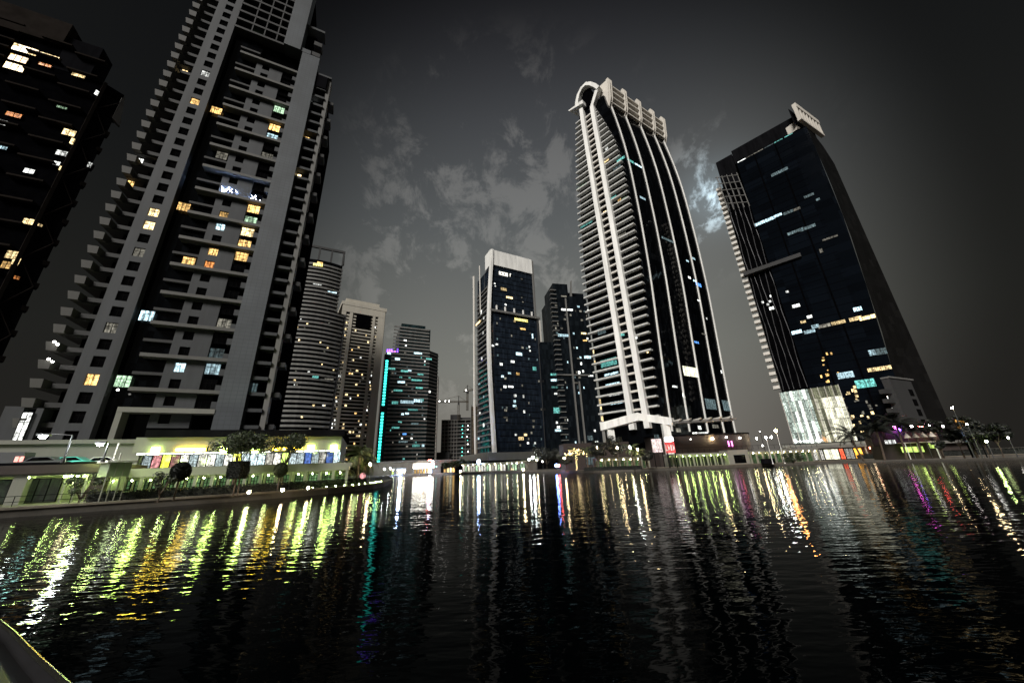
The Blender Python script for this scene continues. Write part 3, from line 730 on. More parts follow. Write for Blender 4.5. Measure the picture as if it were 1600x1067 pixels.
# ------------------------------------------------------------------ building site with cranes, far centre
def site():
    P = polar(-11.6, 340, 0); fr = Fr((P.x, P.y), 8)
    t = thing('unfinished_building', 'low unfinished block with open floors and pale work lights under cranes', 'building', fr.pt(12, -10, 0.65), None)
    b = MB(); b.box(fr, 0, 8, -20, -1.5, 0.65, 46); b.box(fr, 8, 17.5, -22, -1.5, 0.65, 50); b.box(fr, 17.5, 27, -20, -1.8, 0.65, 48); b.build('core', [M['greydk']], t)
    for i in range(13):
        z = 6 + 3.3 * i; b = MB(); b.box(fr, 0, 26.5, -1.5, 0.3, z - .35, z + .25); b.build('floor_slab', [M['concrete']], t)
    for u in (0.2, 3.0, 6.2, 9, 11.5, 14.2, 22):
        b = MB(); b.box(fr, u - .3, u + .3, -1.2, .1, 0.65, 46); b.build('column', [M['concrete']], t)
    b = MB(); b.box(fr, 8, 17.5, -10, .2, 46, 50.5); b.build('roof_block', [M['greydk']], t)
    for i in range(11):
        for u, c in ((19.0, 'teal'), (24.0, 'spark')):
            if R.random() < .8:
                b = MB(); b.ball(fr.pt(u + R.uniform(-.5, .5), 0.6, 7 + 3.3 * i), 0.42 if c == 'teal' else .3); b.build('work_lamp', [LAMP[c if i != 6 else 'teal']], t)
    b = MB(); b.box(fr, -4, 8, -12, 3, 0.65, 17); b.build('site_hut', [M['greydk']], t)
    t2 = thing('scaffold_tower', 'brown netted scaffold shaft beside pale fin of the white capped tower', 'scaffold', fr.pt(30.5, -2, 0.65))
    b = MB(); b.box(fr, 27.4, 34.5, -8, -.5, 0.65, 58); b.build('netting', [M['rust']], t2)
    for u in (27.6, 29.8, 32, 34.3):
        b = MB(); b.tube([fr.pt(u, -.2, .65), fr.pt(u, -.2, 59.5)], .16, 5); b.build('pole', [M['darksteel']], t2)
    for i in range(11):
        b = MB(); b.tube([fr.pt(27.4, -.2, 5 + 5 * i), fr.pt(34.5, -.2, 5 + 5 * i)], .12, 5); b.build('ledger', [M['darksteel']], t2)
    def crane(label, base, h, j0, j1, ang, lamps):
        t = thing('tower_crane', label, 'crane', base, 'tower cranes')
        f = Fr((base.x, base.y), ang)
        b = MB()
        for a in (-.7, .7):
            for c in (-.7, .7): b.tube([f.pt(a, c, base.z), f.pt(a, c, h)], .2, 4)
        z = base.z; s = 1
        while z < h - 2:
            b.tube([f.pt(-.7 * s, .7, z), f.pt(.7 * s, .7, z + 2)], .12, 4); z += 2; s = -s
        b.build('mast', [M['rust']], t)
        b = MB(); b.tube([f.pt(j0, 0, h), f.pt(j1, 0, h)], .4, 4); b.tube([f.pt(0, 0, h + 6), f.pt(j1 * .8, 0, h + .5)], .12, 4); b.tube([f.pt(0, 0, h + 6), f.pt(j0, 0, h + .5)], .12, 4)
        b.tube([f.pt(j0 * .9, 0, h + 1.4), f.pt(j1, 0, h + 1.2)], .2, 4)
        x = j0 * .9
        while x < j1 - 2: b.tube([f.pt(x, 0, h), f.pt(x + 1.2, 0, h + 1.3), f.pt(x + 2.4, 0, h)], .1, 4); x += 2.4
        b.build('jib', [M['rust']], t)
        b = MB(); b.tube([f.pt(0, 0, h), f.pt(0, 0, h + 6)], .35, 4); b.box(f, -.9, .9, -.9, .9, h - 2.5, h - .3); b.build('cab', [M['greydk']], t)
        for x in lamps:
            b = MB(); b.ball(f.pt(x, 0, h + 1.2), .45); b.build('lamp', [LAMP['spark']], t)
    p = polar(-9.0, 338, .65); crane('tower crane with long jib carrying a row of white lamps', Vector((p.x, p.y, 45)), 62, -24, 9, 8, (-22, -18, -12.5, -9))
    p = polar(-7.6, 345, .65); crane('taller tower crane with short jib above the scaffold shaft', Vector((p.x, p.y, 55)), 74, -5, 9, -30, (-2.2, -1.6))
site()

# ------------------------------------------------------------------ tower with the white top panel
M['flank'] = mat('flank_render', (0.035, 0.042, 0.06), .7, .3, .4)
def tower_capped():
    fr = Fr((-11.2, 199.7), 28)
    t = thing('capped_tower', 'glass tower topped by blank white panel with long curved fins', 'tower', fr.pt(16, -14, 0.65))
    sd = Fr((fr.pt(0, 0, 0).x, fr.pt(0, 0, 0).y), 298 - 180)
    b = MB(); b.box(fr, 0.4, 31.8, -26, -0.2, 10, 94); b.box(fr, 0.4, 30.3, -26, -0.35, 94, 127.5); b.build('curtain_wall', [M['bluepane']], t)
    FH = 3.45
    for i in range(34):
        z = 12 + FH * i
        b = MB(); b.box(fr, 0.9, 30.0, -0.3, -0.08 if z < 94 else -0.2, z - .12, z + .12); b.build('floor_line', [M['soot']], t)
    b = MB(); b.box(fr, -0.9, 30.4, -1.0, 0.25, 127.3, 138.6); b.box(fr, -0.9, 0.4, -9, -1, 127.3, 138.6); b.build('top_panel', [M['white']], t)
    bowt = [(0.65, .3), (25, 1.6), (60, 3.1), (85, 3.2), (110, 2.0), (127, .6), (139, 0.0)]
    def finL(name, base, off, z1, m, wd=1.0, dep=2.0):
        b = MB(); n = 24; q0 = None
        for i in range(n + 1):
            z = 0.65 + (z1 - .65) * i / n; s = off(z)
            r = [fr.pt(base - s, .9, z), fr.pt(base - s + wd, .9, z), fr.pt(base - s + wd, -dep, z), fr.pt(base - s, -dep, z)]
            if q0: b.hexa(q0 + r)
            q0 = r
        return b.build(name, [m], t)
    finL('curved_fin', -0.2, lambda z: smooth(bowt, z), 138.6, M['white'], 1.3, 2.4)
    b = MB(); b.box(fr, 30.4, 31.4, -1.5, .8, 94.5, 137.5); b.build('edge_strip', [M['grey']], t)
    # ledge with little posts
    b = MB(); b.box(fr, -2, 34, -0.3, 1.0, 93.6, 95); b.build('ledge', [M['grey']], t)
    for u in (2, 8, 14.5, 21, 27.5):
        boxpart('ledge_post', t, fr, u, 95, 0.8, 3.0, 0.2, 0.9, M['white'])
    b = MB(); b.box(fr, 31.8, 33.0, -26, .5, .65, 95); b.build('side_fin', [M['greydk']], t)
    q = MB(); n = 16; q0 = None
    for i in range(n + 1):
        z = .65 + 92 * i / n; s = 1.3 * (1 - i / n)
        r = [fr.pt(33.2 + s, .9, z), fr.pt(34.1 + s, .9, z), fr.pt(34.1 + s, -2, z), fr.pt(33.2 + s, -2, z)]
        if q0: q.hexa(q0 + r)
        q0 = r
    q.build('right_fin', [M['offwhite']], t)
    # left flank with balcony slabs, fin and twin masts
    b = MB(); b.box(sd, 0.5, 30, 0.2, 26, .65, 94) if False else None
    sdn = Fr((sd.P.x, sd.P.y), sd.hd - 180)     # normal towards the viewer's left
    b = MB(); b.box(sdn, -28, -0.5, -20, -1.0, .65, 118); b.build('flank_wall', [M['flank']], t)
    for i in range(36):
        z = 10 + FH * .94 * i
        if z < 117: boxpart('flank_slab', t, sdn, -25, z, 20, .8, -1.0, .6 + .3 * (i % 2), M['grey'])
    b = MB(); b.tube([sdn.pt(-27, .8, .65), sdn.pt(-28.6, .9, 40), sdn.pt(-29.2, .9, 80), sdn.pt(-29.5, .9, 112), sdn.pt(-30, .9, 134)], .75, 6); b.build('flank_fin', [M['offwhite']], t)
    b = MB(); b.tube([sdn.pt(-17, 1.2, 100), sdn.pt(-18, 1.2, 136)], .4, 6); b.build('mast', [M['offwhite']], t)
    # letters and rooms
    def letters(px, py, n, hgt, m, wd=.8, gap=.3, d=.4):
        u, z = fr.hit(px, py, d); b = MB(); x = u - n * (wd + gap) / 2; r = random.Random(n)
        for g in range(n):
            b.box(fr, x, x + .22, d - .15, d, z - hgt / 2, z + hgt / 2)
            if r.random() < .8: b.box(fr, x + .22, x + wd, d - .15, d, z + hgt / 2 - .3, z + hgt / 2)
            if r.random() < .8: b.box(fr, x + .22, x + wd, d - .15, d, z - hgt / 2, z - hgt / 2 + .3)
            if r.random() < .6: b.box(fr, x + wd - .22, x + wd, d - .148, d - .002, z - hgt / 2, z + hgt / 2)
            x += wd + gap
        b.build('sign_lettering', [m], t)
    letters(787, 428, 6, 2.4, SIGNS['white']); letters(798, 430, 1, 2.2, SIGNS['white'])
    letters(815, 500, 9, 1.6, SIGNS['yellow'])
    for px, py, wd, h, c in [(787, 452, 5, 2.4, 'amber'), (796, 465, 5.5, 1.7, 'amber'), (790, 476, 1.4, 1.4, 'white'), (815, 436, 1.6, 1.4, 'dim'), (817, 514, 4.5, 1.5, 'warm'), (811, 553, 5, 2.4, 'cool'), (832, 525, 1.2, 4, 'cool'),
                           (827, 542, 1.2, 1.6, 'white'), (828, 548, 1.2, 1.6, 'white'), (801, 565, 3, 1.8, 'white'), (783, 569, 2.2, 2, 'white'), (785, 588, 2, 1.6, 'cool'), (796, 583, 2.4, 1.6, 'cool'), (809, 584, 2.6, 2, 'warm'),
                           (789, 604, 2.4, 1.8, 'white'), (798, 604, 4, 1.4, 'white'), (835, 576, 3, 3, 'cyan'), (770, 540, 2, 1.4, 'white'), (776, 538, 2.4, 1.4, 'white'), (805, 618, 2, 2, 'white'), (804, 627, 2, 2, 'cool'), (804, 634, 2.6, 1.6, 'cool'),
                           (818, 619, 1.4, 2.2, 'white'), (819, 643, 1.4, 2, 'white'), (790, 641, 2, 1.6, 'dim'), (790, 652, 3, 1.2, 'dim'), (821, 679, 2.4, 1.6, 'amber'), (814, 685, 4, 2.4, 'amber'), (806, 679, 1.6, 1.4, 'white'), (825, 692, 1.4, 1.4, 'white'),
                           (836, 692, 1.4, 1.6, 'white'), (804, 502, 1.5, 1.5, 'amber'), (773, 443, 1, 1, 'white'), (774, 447, 1, 1, 'white'), (815, 465, 1.4, 1, 'dim'), (817, 472, 1.4, 1, 'dim'), (800, 490, 1, 1, 'white')]:
        u, z = fr.hit(px, py, 0); window(t, fr, u, z, round(wd * .85, 2), round(h * .8, 2), c, 0.03, bars=int(wd / 1.0), transom=False)
    scatter(t, fr, 34, 1.5, 31, 12 + FH / 2, 90, FH, ['dim', 'dimcool', 'dim'], (.8, 1.6), 1.3, 0.0, 31)
    for px, py, wd, h, c in [(748, 505, 5, 1.6, 'amber'), (753, 488, 1.3, 3, 'white'), (757, 497, 1.2, 2, 'white'), (756, 520, 1.2, 2, 'white'), (754, 560, 1.4, 2, 'white'), (750, 600, 2, 1.2, 'cool'), (757, 620, 1.2, 1.6, 'cool'), (751, 645, 1.6, 1.2, 'white'), (757, 664, 1.2, 2, 'white'), (749, 685, 1.6, 1.2, 'cool')]:
        u, z = sdn.hit(px, py, 0.5); window(t, sdn, u, z, wd * 1.6, h, c, 1.0, bars=1, transom=False)
    b = MB(); b.box(fr, -24, 42, -30, 12, 0.65, 5.8, 1); b.box(fr, -10, 42, -30, 12.6, 5.8, 9.6); b.build('podium', [M['limewall2'], M['soot']], t)
tower_capped()

# ------------------------------------------------------------------ two dark towers behind
def tower_slim():
    P = polar(4.9, 290, 0); fr = Fr((P.x, P.y), 8)
    t = thing('slim_tower', 'narrow dark tower with yellow lit top floors in the gap behind', 'tower', fr.pt(7, -8, .65))
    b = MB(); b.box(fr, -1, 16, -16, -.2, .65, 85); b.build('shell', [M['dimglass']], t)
    for i in range(26):
        boxpart('floor_band', t, fr, -1.0, 5 + 3.1 * i, 17, .5, -.2, .2, M['soot'])
    for i, (z, c) in enumerate([(82, 'amber'), (79, 'amber'), (76.3, 'warm'), (63, 'cyan'), (57, 'cool')]):
        window(t, fr, 4.4, z, 8, 1.8 if i < 3 else 1.2, c, .23, bars=5, transom=False)
    scatter(t, fr, 60, 0, 12, 6.6, 74, 3.1, ['white', 'cool', 'dim', 'amber', 'dimcool'], (.9, 2.2), 1.5, .03, 41)
def tower_finned():
    fr = Fr((25.6, 208.4), 12)
    t = thing('dark_glass_tower', 'dark glass tower with twin pale ribs half hidden by the arched tower', 'tower', fr.pt(12, -12, .65))
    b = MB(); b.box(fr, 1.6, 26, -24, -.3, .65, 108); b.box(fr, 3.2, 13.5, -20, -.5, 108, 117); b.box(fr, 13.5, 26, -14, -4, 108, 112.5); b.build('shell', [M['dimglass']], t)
    for i in range(33):
        boxpart('corner_slab', t, fr, 0.8, 9 + 3.2 * i, 4.0, .5, -2, .5, M['grey'])
    for u, z1, z0 in ((10.6, 106, .65), (14.3, 50, .65)):
        b = MB(); b.box(fr, u, u + .8, -.3, .7, z0, z1); b.build('rib', [M['grey']], t)
    b = MB(); b.box(fr, 4, 22, -.3, .5, 53.6, 54.4); b.build('cross_rib', [M['grey']], t)
    b = MB(); b.hexa([fr.pt(15, -.2, 108), fr.pt(16, -.2, 108), fr.pt(16, -2, 108), fr.pt(15, -2, 108), fr.pt(16.5, -.2, 120), fr.pt(16.9, -.2, 120), fr.pt(16.9, -2, 120), fr.pt(16.5, -2, 120)]); b.build('roof_fin', [M['grey']], t)
    b = MB(); b.box(fr, -7, 1.5, -18, -3, .65, 76); b.build('rear_wing', [M['dimglass']], t)
    for px, py, wd, h, c in [(886, 484, 8, 1.4, 'white'), (880, 524, 7, 1.7, 'cool'), (881, 463, 4, 1, 'dim'), (912, 521, 3.4, 1.2, 'amber'), (914, 532, 2.8, 1, 'warm'), (918, 558, 4.5, 1.8, 'cool'), (908, 568, 1.2, 1.8, 'white'), (905, 582, 1.4, 1.8, 'white'),
                           (911, 580, 1.2, 1.6, 'white'), (923, 587, 3.4, 1, 'white'), (928, 549, 1.5, 3, 'amber'), (930, 566, 1.5, 2.6, 'amber'), (938, 627, 1.8, 3, 'amber'), (940, 636, 1.8, 3, 'amber'), (941, 654, 1.3, 2.8, 'amber'), (919, 486, 1.3, 2.2, 'white'),
                           (900, 598, 2, 1, 'dim'), (904, 605, 2, 2, 'dimcool'), (904, 560, 2, 1, 'dim')]:
        u, z = fr.hit(px, py, 0); window(t, fr, u, z, wd, h, c, .04, bars=int(wd / 1.6), transom=False)
    for px, py, wd, h, c in [(868, 585, 5, 1.4, 'cyan'), (872, 594, 5, 1.4, 'cool'), (872, 605, 5, 1.2, 'cyan'), (876, 615, 2, 1.2, 'white'), (880, 641, 4.5, 3.4, 'cyan'), (893, 667, 2, 1.4, 'white'), (882, 672, 4.5, 1.3, 'cool'), (870, 660, 1.3, 1.3, 'white')]:
        u, z = fr.hit(px, py, -3); window(t, fr, min(u, .2), z, wd, h, c, -2.9, bars=int(wd / 1.6), transom=False)
    scatter(t, fr, 40, 2.5, 25, 11, 104, 3.2, ['dim', 'dimcool', 'white', 'cool', 'dim'], (.7, 1.6), 1.3, -.2, 43)
    # illuminated sign by its foot
    b = MB(); b.box(fr, 4.6, 16.4, 18, 18.6, 6.2, 12.4)
    b.build('sign_panel', [lit('sign_face', (1, .98, .86), 1.6, .5, .5)], t)
    b = MB(); x = 5.2; r = random.Random(4)
    for g in range(6):
        b.box(fr, x, x + .45, 18.6, 18.75, 7.0, 11.0); b.box(fr, x + .45, x + 1.1, 18.6, 18.75, 7 + 3.5 * (g % 2), 7.5 + 3.5 * (g % 2)); x += 1.75
    b.build('sign_lettering', [M['greydk']], t)
tower_slim(); tower_finned()

# ------------------------------------------------------------------ the arched tower
def tower_arched():
    C = (54.6, 128.9)
    fl = Fr(C, 315)                    # left (balcony) face: u runs from far left (negative) to the corner
    frr = Fr(C, 32)
    t = thing('arched_tower', 'black curved tower with white fins, stacked balconies and an arched louvred crown', 'tower', Vector((58, 150, .65)))
    rt = [(15, 1.8), (50, 0.2), (78, -1.2), (106, -1.6), (136, -1.3), (150, -.6), (163, .6), (175, 2.0), (190, 4.0)]
    st = [(15, 2.2), (50, .2), (78, -1.2), (106, -1.7), (136, -1.2), (150, .4), (163, 3.4), (178, 7.4)]
    lt = [(15, 27), (64, 27.9), (98, 27.3), (139, 24.4), (177, 20.5), (188, 18)]
    r_ = lambda z: smooth(rt, z); l_ = lambda z: smooth(lt, z)
    uL = -fl.U                         # from the corner towards the far left end
    def E1(z, u=0.0, out=0.0, s=0.0):
        p = fl.P + uL * (r_(z) + s) + frr.U * u + frr.N * out; p.z = z; return p
    def E2(z, u=0.0):
        p = fl.P + uL * (l_(z) - .6) + frr.U * u; p.z = z; return p
    # body
    b = MB(); zs = [9 + 3.5 * i for i in range(50)] + [184]; q0 = None
    for z in zs:
        r = [E1(z, 0.6, 0), E1(z, 47.1), E2(z, 40), E2(z, .6)]
        if q0: b.hexa(q0 + r)
        q0 = r
    b.build('shell', [M['glass']], t)
    b = MB()
    b.prism([E1(10, 2, -2)[:2], E1(10, 46, -2)[:2], E2(10, 40)[:2], E2(10, 3)[:2]], .65, 9.2); b.build('lobby', [M['glass']], t)
    for u in (4.0, 14.6, 26.6, 38.2, 46.8):
        b = MB(); q0 = None
        for z in zs + [187]:
            if z < 12: continue
            r = [E1(z, u - .24, .5), E1(z, u + .24, .5), E1(z, u + .24, -.3), E1(z, u - .24, -.3)]
            if q0: b.hexa(q0 + r)
            q0 = r
        b.build('fin', [M['white']], t)
    # thin floor lines on the glass
    # balcony slabs, one per floor, running round the left face
    FH = 3.55
    pil = lambda z, a, c: a + (c - a) * min(1, max(0, (z - 15) / 160))
    nfl = 46
    for i in range(nfl):
        z = 18 + FH * i
        if z > 178: break
        b = MB()
        a, c = arr(st, z) + .3, l_(z)
        p2 = pil(z, 6.0, 8.0); p1 = pil(z, 12.0, 14.3)
        b.box(fl, -p2 + .2, -a, -.3, 1.55, z - .32, z + .32); b.build('balcony_slab', [M['slab']], t)
        b = MB(); b.box(fl, -c, -p1 - 2.3, -.3, 1.55, z - .32, z + .32); b.build('balcony_slab', [M['slab']], t)
        boxpart('middle_slab', t, fl, -p1 + .05, z - .7, max(.5, round(p1 - p2 - 3.0, 1)), .8, -.3, .7, M['offwhite'])
    # pilasters
    for a, c, top in ((6.0, 8.0, 180.0), (12.0, 14.3, 186.0)):
        b = MB(); q0 = None
        for k in range(19):
            z = 14 + (top - 14) * k / 18; p = pil(z, a, c)
            r = [fl.pt(-p - 2.3, 1.9, z), fl.pt(-p - .2, 1.9, z), fl.pt(-p - .2, -.3, z), fl.pt(-p - 2.3, -.3, z)]
            if q0: b.hexa(q0 + r)
            q0 = r
        if a == 6.0:
            p = pil(top, a, c)
            r = [fl.pt(-p - .2 + 2.4, 2.3, 188), fl.pt(-p + 3.8, 2.3, 186.5), fl.pt(-p + 3.8, -.3, 186.5), fl.pt(-p - .2 + 2.4, -.3, 188)]
            b.hexa(q0 + r)
        b.build('pilaster', [M['white']], t)
    # arch on top of the left face
    b = MB(); q0 = None
    pts = [(-17.9, 186), (-17.3, 191), (-15.8, 195.0), (-13.4, 197.6), (-10.6, 198.0), (-8.0, 195.5), (-5.6, 191.5), (-4.0, 188)]
    for k, (u, z) in enumerate(pts):
        a = Vector(pts[max(k - 1, 0)]); c = Vector(pts[min(k + 1, len(pts) - 1)]); tt = (c - a).normalized(); n = Vector((-tt.y, tt.x)) * .95
        r = [fl.pt(u + n.x, 2.3, z + n.y), fl.pt(u - n.x, 2.3, z - n.y), fl.pt(u - n.x, -1.2, z - n.y), fl.pt(u + n.x, -1.2, z + n.y)]
        if q0: b.hexa(q0 + r)
        q0 = r
    b.build('arch', [M['white']], t)
    b = MB(); b.hexa([fl.pt(-16.8, .2, 184), fl.pt(-6, .2, 184), fl.pt(-6, -24, 184), fl.pt(-16.8, -24, 184), fl.pt(-14, .2, 196), fl.pt(-9.5, .2, 196), fl.pt(-9.5, -20, 192), fl.pt(-14, -20, 192)])
    b.build('roof_vault', [M['black']], t)
    b = MB(); b.hexa([fl.pt(-22.0, 3.2, 187.6), fl.pt(-13.2, 3.2, 185), fl.pt(-13.2, -3, 185), fl.pt(-20.5, -3, 187.2), fl.pt(-22.6, 3.2, 188.4), fl.pt(-13.2, 3.2, 187.5), fl.pt(-13.2, -3, 187.5), fl.pt(-21, -3, 188.2)])
    b.build('wing_slab', [M['white']], t)
    # louvred crown leaning out over the right face
    lo = lambda u: fl.P + uL * 2.6 + frr.U * u + Vector((0, 0, 176.5))
    hi = lambda u: fl.P + uL * 1.0 + frr.U * u + Vector((0, 0, 194.0))
    out = frr.N
    for u in (3.2, 14.6, 26.2, 37.8, 47.6):
        for s in (-.7, .7):
            b = MB(); pts = [(0, .3, .5), (.3, 1.1, 1.3), (.9, 1.6, 1.5), (1.0, .5, .4)]
            a = lo(u + s) - Vector((0, 0, .4)); c = hi(u + s) + Vector((0, 0, 1.6)); q0 = None
            for k, (f, o1, _) in enumerate([(0, .6, 0), (.22, 1.9, 0), (.85, 1.9, 0), (1, .6, 0)]):
                p = a.lerp(c, f)
                r = [p + out * o1 - frr.U * .15, p + out * o1 + frr.U * .15, p - out * .7 + frr.U * .15, p - out * .7 - frr.U * .15]
                if q0: b.hexa(q0 + r)
                q0 = r
            b.build('crown_bracket', [M['tan']], t)
    a = lo(2.0); c = hi(2.0)
    b = MB(); b.hexa([a + out * .5, a + uL * 0 + frr.U * .1 + out * .5, a + uL * 5 + frr.U * .1, a + uL * 5, c + out * .8, c + frr.U * .1 + out * .8, c + uL * 4 + frr.U * .1, c + uL * 4]); b.build('crown_end', [M['tan']], t)
    for f in (.14, .36, .58, .78):
        b = MB(); p, q = lo(3.2).lerp(hi(3.2), f), lo(47.6).lerp(hi(47.6), f)
        v = Vector((0, 0, .48)); b.hexa([p + out * 1.3 - v, q + out * 1.3 - v, q - out * .2 - v, p - out * .2 - v, p + out * 1.3 + v, q + out * 1.3 + v, q - out * .2 + v, p - out * .2 + v]); b.build('crown_louvre', [M['tan']], t)
    b = MB(); b.hexa([lo(3) - out * 1, lo(48) - out * 1, lo(48) - out * 3, lo(3) - out * 3, hi(3) - out * 1 - Vector((0, 0, 6)), hi(48) - out * 1 - Vector((0, 0, 6)), hi(48) - out * 3 - Vector((0, 0, 6)), hi(3) - out * 3 - Vector((0, 0, 6))]); b.build('crown_backing', [M['black']], t)
    # lit rooms on the curved glass: follow the bulge
    def onglass(px, py):
        z = 60
        for _ in range(6):
            d = -(r_(z) * 1.0) * uL.dot(-frr.N); u, z = frr.hit(px, py, (fl.P + uL * r_(z) - frr.P).dot(frr.N))
        off = fl.P + uL * r_(z) - frr.P
        return u, z, off.dot(frr.N), off.dot(frr.U)
    for px, py, wd, h, c in [(985, 252, 4.4, 1.5, 'cyan'), (997, 259, 5, 1.2, 'cool'), (1004, 310, 4, 1.3, 'cool'), (1043, 375, 9, 1.3, 'dimcool'), (1079, 580, 10.4, 4.6, 'cream'), (1110, 630, 7.5, 5.0, 'dimcool'), (1134, 632, 5.5, 5.4, 'dimcool'),
                           (1091, 445, 4.5, 1.9, 'blue'), (1083, 404, 3, 1.2, 'cool'), (1074, 408, 2, 1.1, 'cool'), (1077, 434, 2, 1.3, 'white'), (1085, 439, 2, 1.1, 'cool'), (1092, 470, 2.6, .9, 'white'), (1099, 522, 3, .7, 'dim'), (1088, 535, 3.4, 1.0, 'blue'), (1054, 604, 3.2, .8, 'white'), (1068, 618, 1.6, 2, 'white'), (1104, 498, 1, 1, 'white'), (1127, 581, 1.2, 1.4, 'white')]:
        u, z, d, du = onglass(px, py)
        window(t, frr, u, z, wd, h, c, d + .08, bars=int(wd / 1.6), transom=False)
    def onleft(px, py, wd, h, c):
        u, z = fl.hit(px, py, .3); window(t, fl, u, z, wd, h, c, .3, bars=int(wd / 1.6), transom=False)
    for a in [(951, 566, 7.5, 3.2, 'cyan'), (947, 252, 3, 1.1, 'amber'), (970, 249, 4, 1.4, 'cyan'), (957, 310, 4, 1.3, 'cyan'), (975, 312, 3.2, 1.8, 'green'), (968, 313, 1.6, 1.4, 'warm'), (916, 350, 7, 1.8, 'cyan'), (945, 332, 1.6, 1.4, 'amber'), (972, 367, 3.6, 1.1, 'dim'),
              (909, 292, 6, 1.1, 'green'), (948, 233, 1.6, 1.4, 'white'), (940, 517, 4, 3, 'dimcool'), (955, 584, 6.5, .9, 'cool'), (957, 600, 6.5, .9, 'cool'), (960, 616, 5.5, .9, 'white'), (963, 629, 5.5, 1, 'cool'), (973, 522, 1.6, 1.5, 'cyan'), (994, 528, 1, 1.2, 'white'), (1012, 550, .8, .8, 'amber'), (933, 270, 2.2, 1.2, 'dim'), (964, 262, 4, 1.2, 'dimcool')]: onleft(*a)
    # V canopy over the entrance
    b = MB()
    def beam(p, q, wd, h):
        d = (q - p).normalized(); s = Vector((d.y, -d.x, 0)) * wd / 2; v = Vector((0, 0, h))
        b.hexa([p - s, q - s, q + s, p + s, p - s + v, q - s + v, q + s + v, p + s + v])
    m0 = azd(1000, 657, 127); pl = azd(941, 673, 131); pr = azd(1053, 665, 124)
    beam(m0, pl, 3.0, 2.6); beam(m0 + Vector((.2, 0, 0)), pr, 3.0, 2.4)
    b.build('canopy', [M['white']], t)
    for px, py, d in ((956, 690, 130), (1044, 690, 124)):
        p = azd(px, py, d); b = MB(); b.prism([(p.x - 1.1, p.y - .8), (p.x + 1.1, p.y - .8), (p.x + 1.1, p.y + .8), (p.x - 1.1, p.y + .8)], .65, 13.4); b.build('canopy_column', [M['white']], t)
    # pergola canopy running on to the right
    b = MB(); p0 = azd(1052, 660, 123); p1 = azd(1147, 662, 133)
    beam(Vector((p0.x, p0.y, 13.2)), Vector((p1.x, p1.y, 13.6)), 4.0, .7); b.build('side_canopy', [M['grey']], t)
    for k in range(6):
        f = (k + .3) / 6; p = Vector((p0.x, p0.y, 13.9)).lerp(Vector((p1.x, p1.y, 14.3)), f)
        b = MB(); b.hexa([p + Vector((-.3, -2.4, -.1)), p + Vector((.3, -2.4, -.1)), p + Vector((.3, 2, -.1)), p + Vector((-.3, 2, -.1)), p + Vector((.1, -3.0, .5)), p + Vector((.5, -3.0, .5)), p + Vector((.5, 2, .5)), p + Vector((.1, 2, .5))]); b.build('canopy_rib', [M['offwhite']], t)
    for px, py, wd, c in [(1026, 682, 3.5, 'blue'), (930, 683, 3, 'blue'), (1093, 668, 3, 'white'), (1118, 666, 6, 'dim'), (1060, 672, 4, 'dim')]:
        u, z = frr.hit(px, py, 4); window(t, frr, u, z, wd * .7, 1.3, c if c != 'blue' else 'dimcool', 4.0 if px > 1000 else 2.0, bars=1, transom=False)
    plight(t, fl.pt(-10, 14, 4), (1, .93, .8), 50, .3); plight(t, frr.pt(18, 8, 5), (1, .93, .8), 120, .3)
tower_arched()

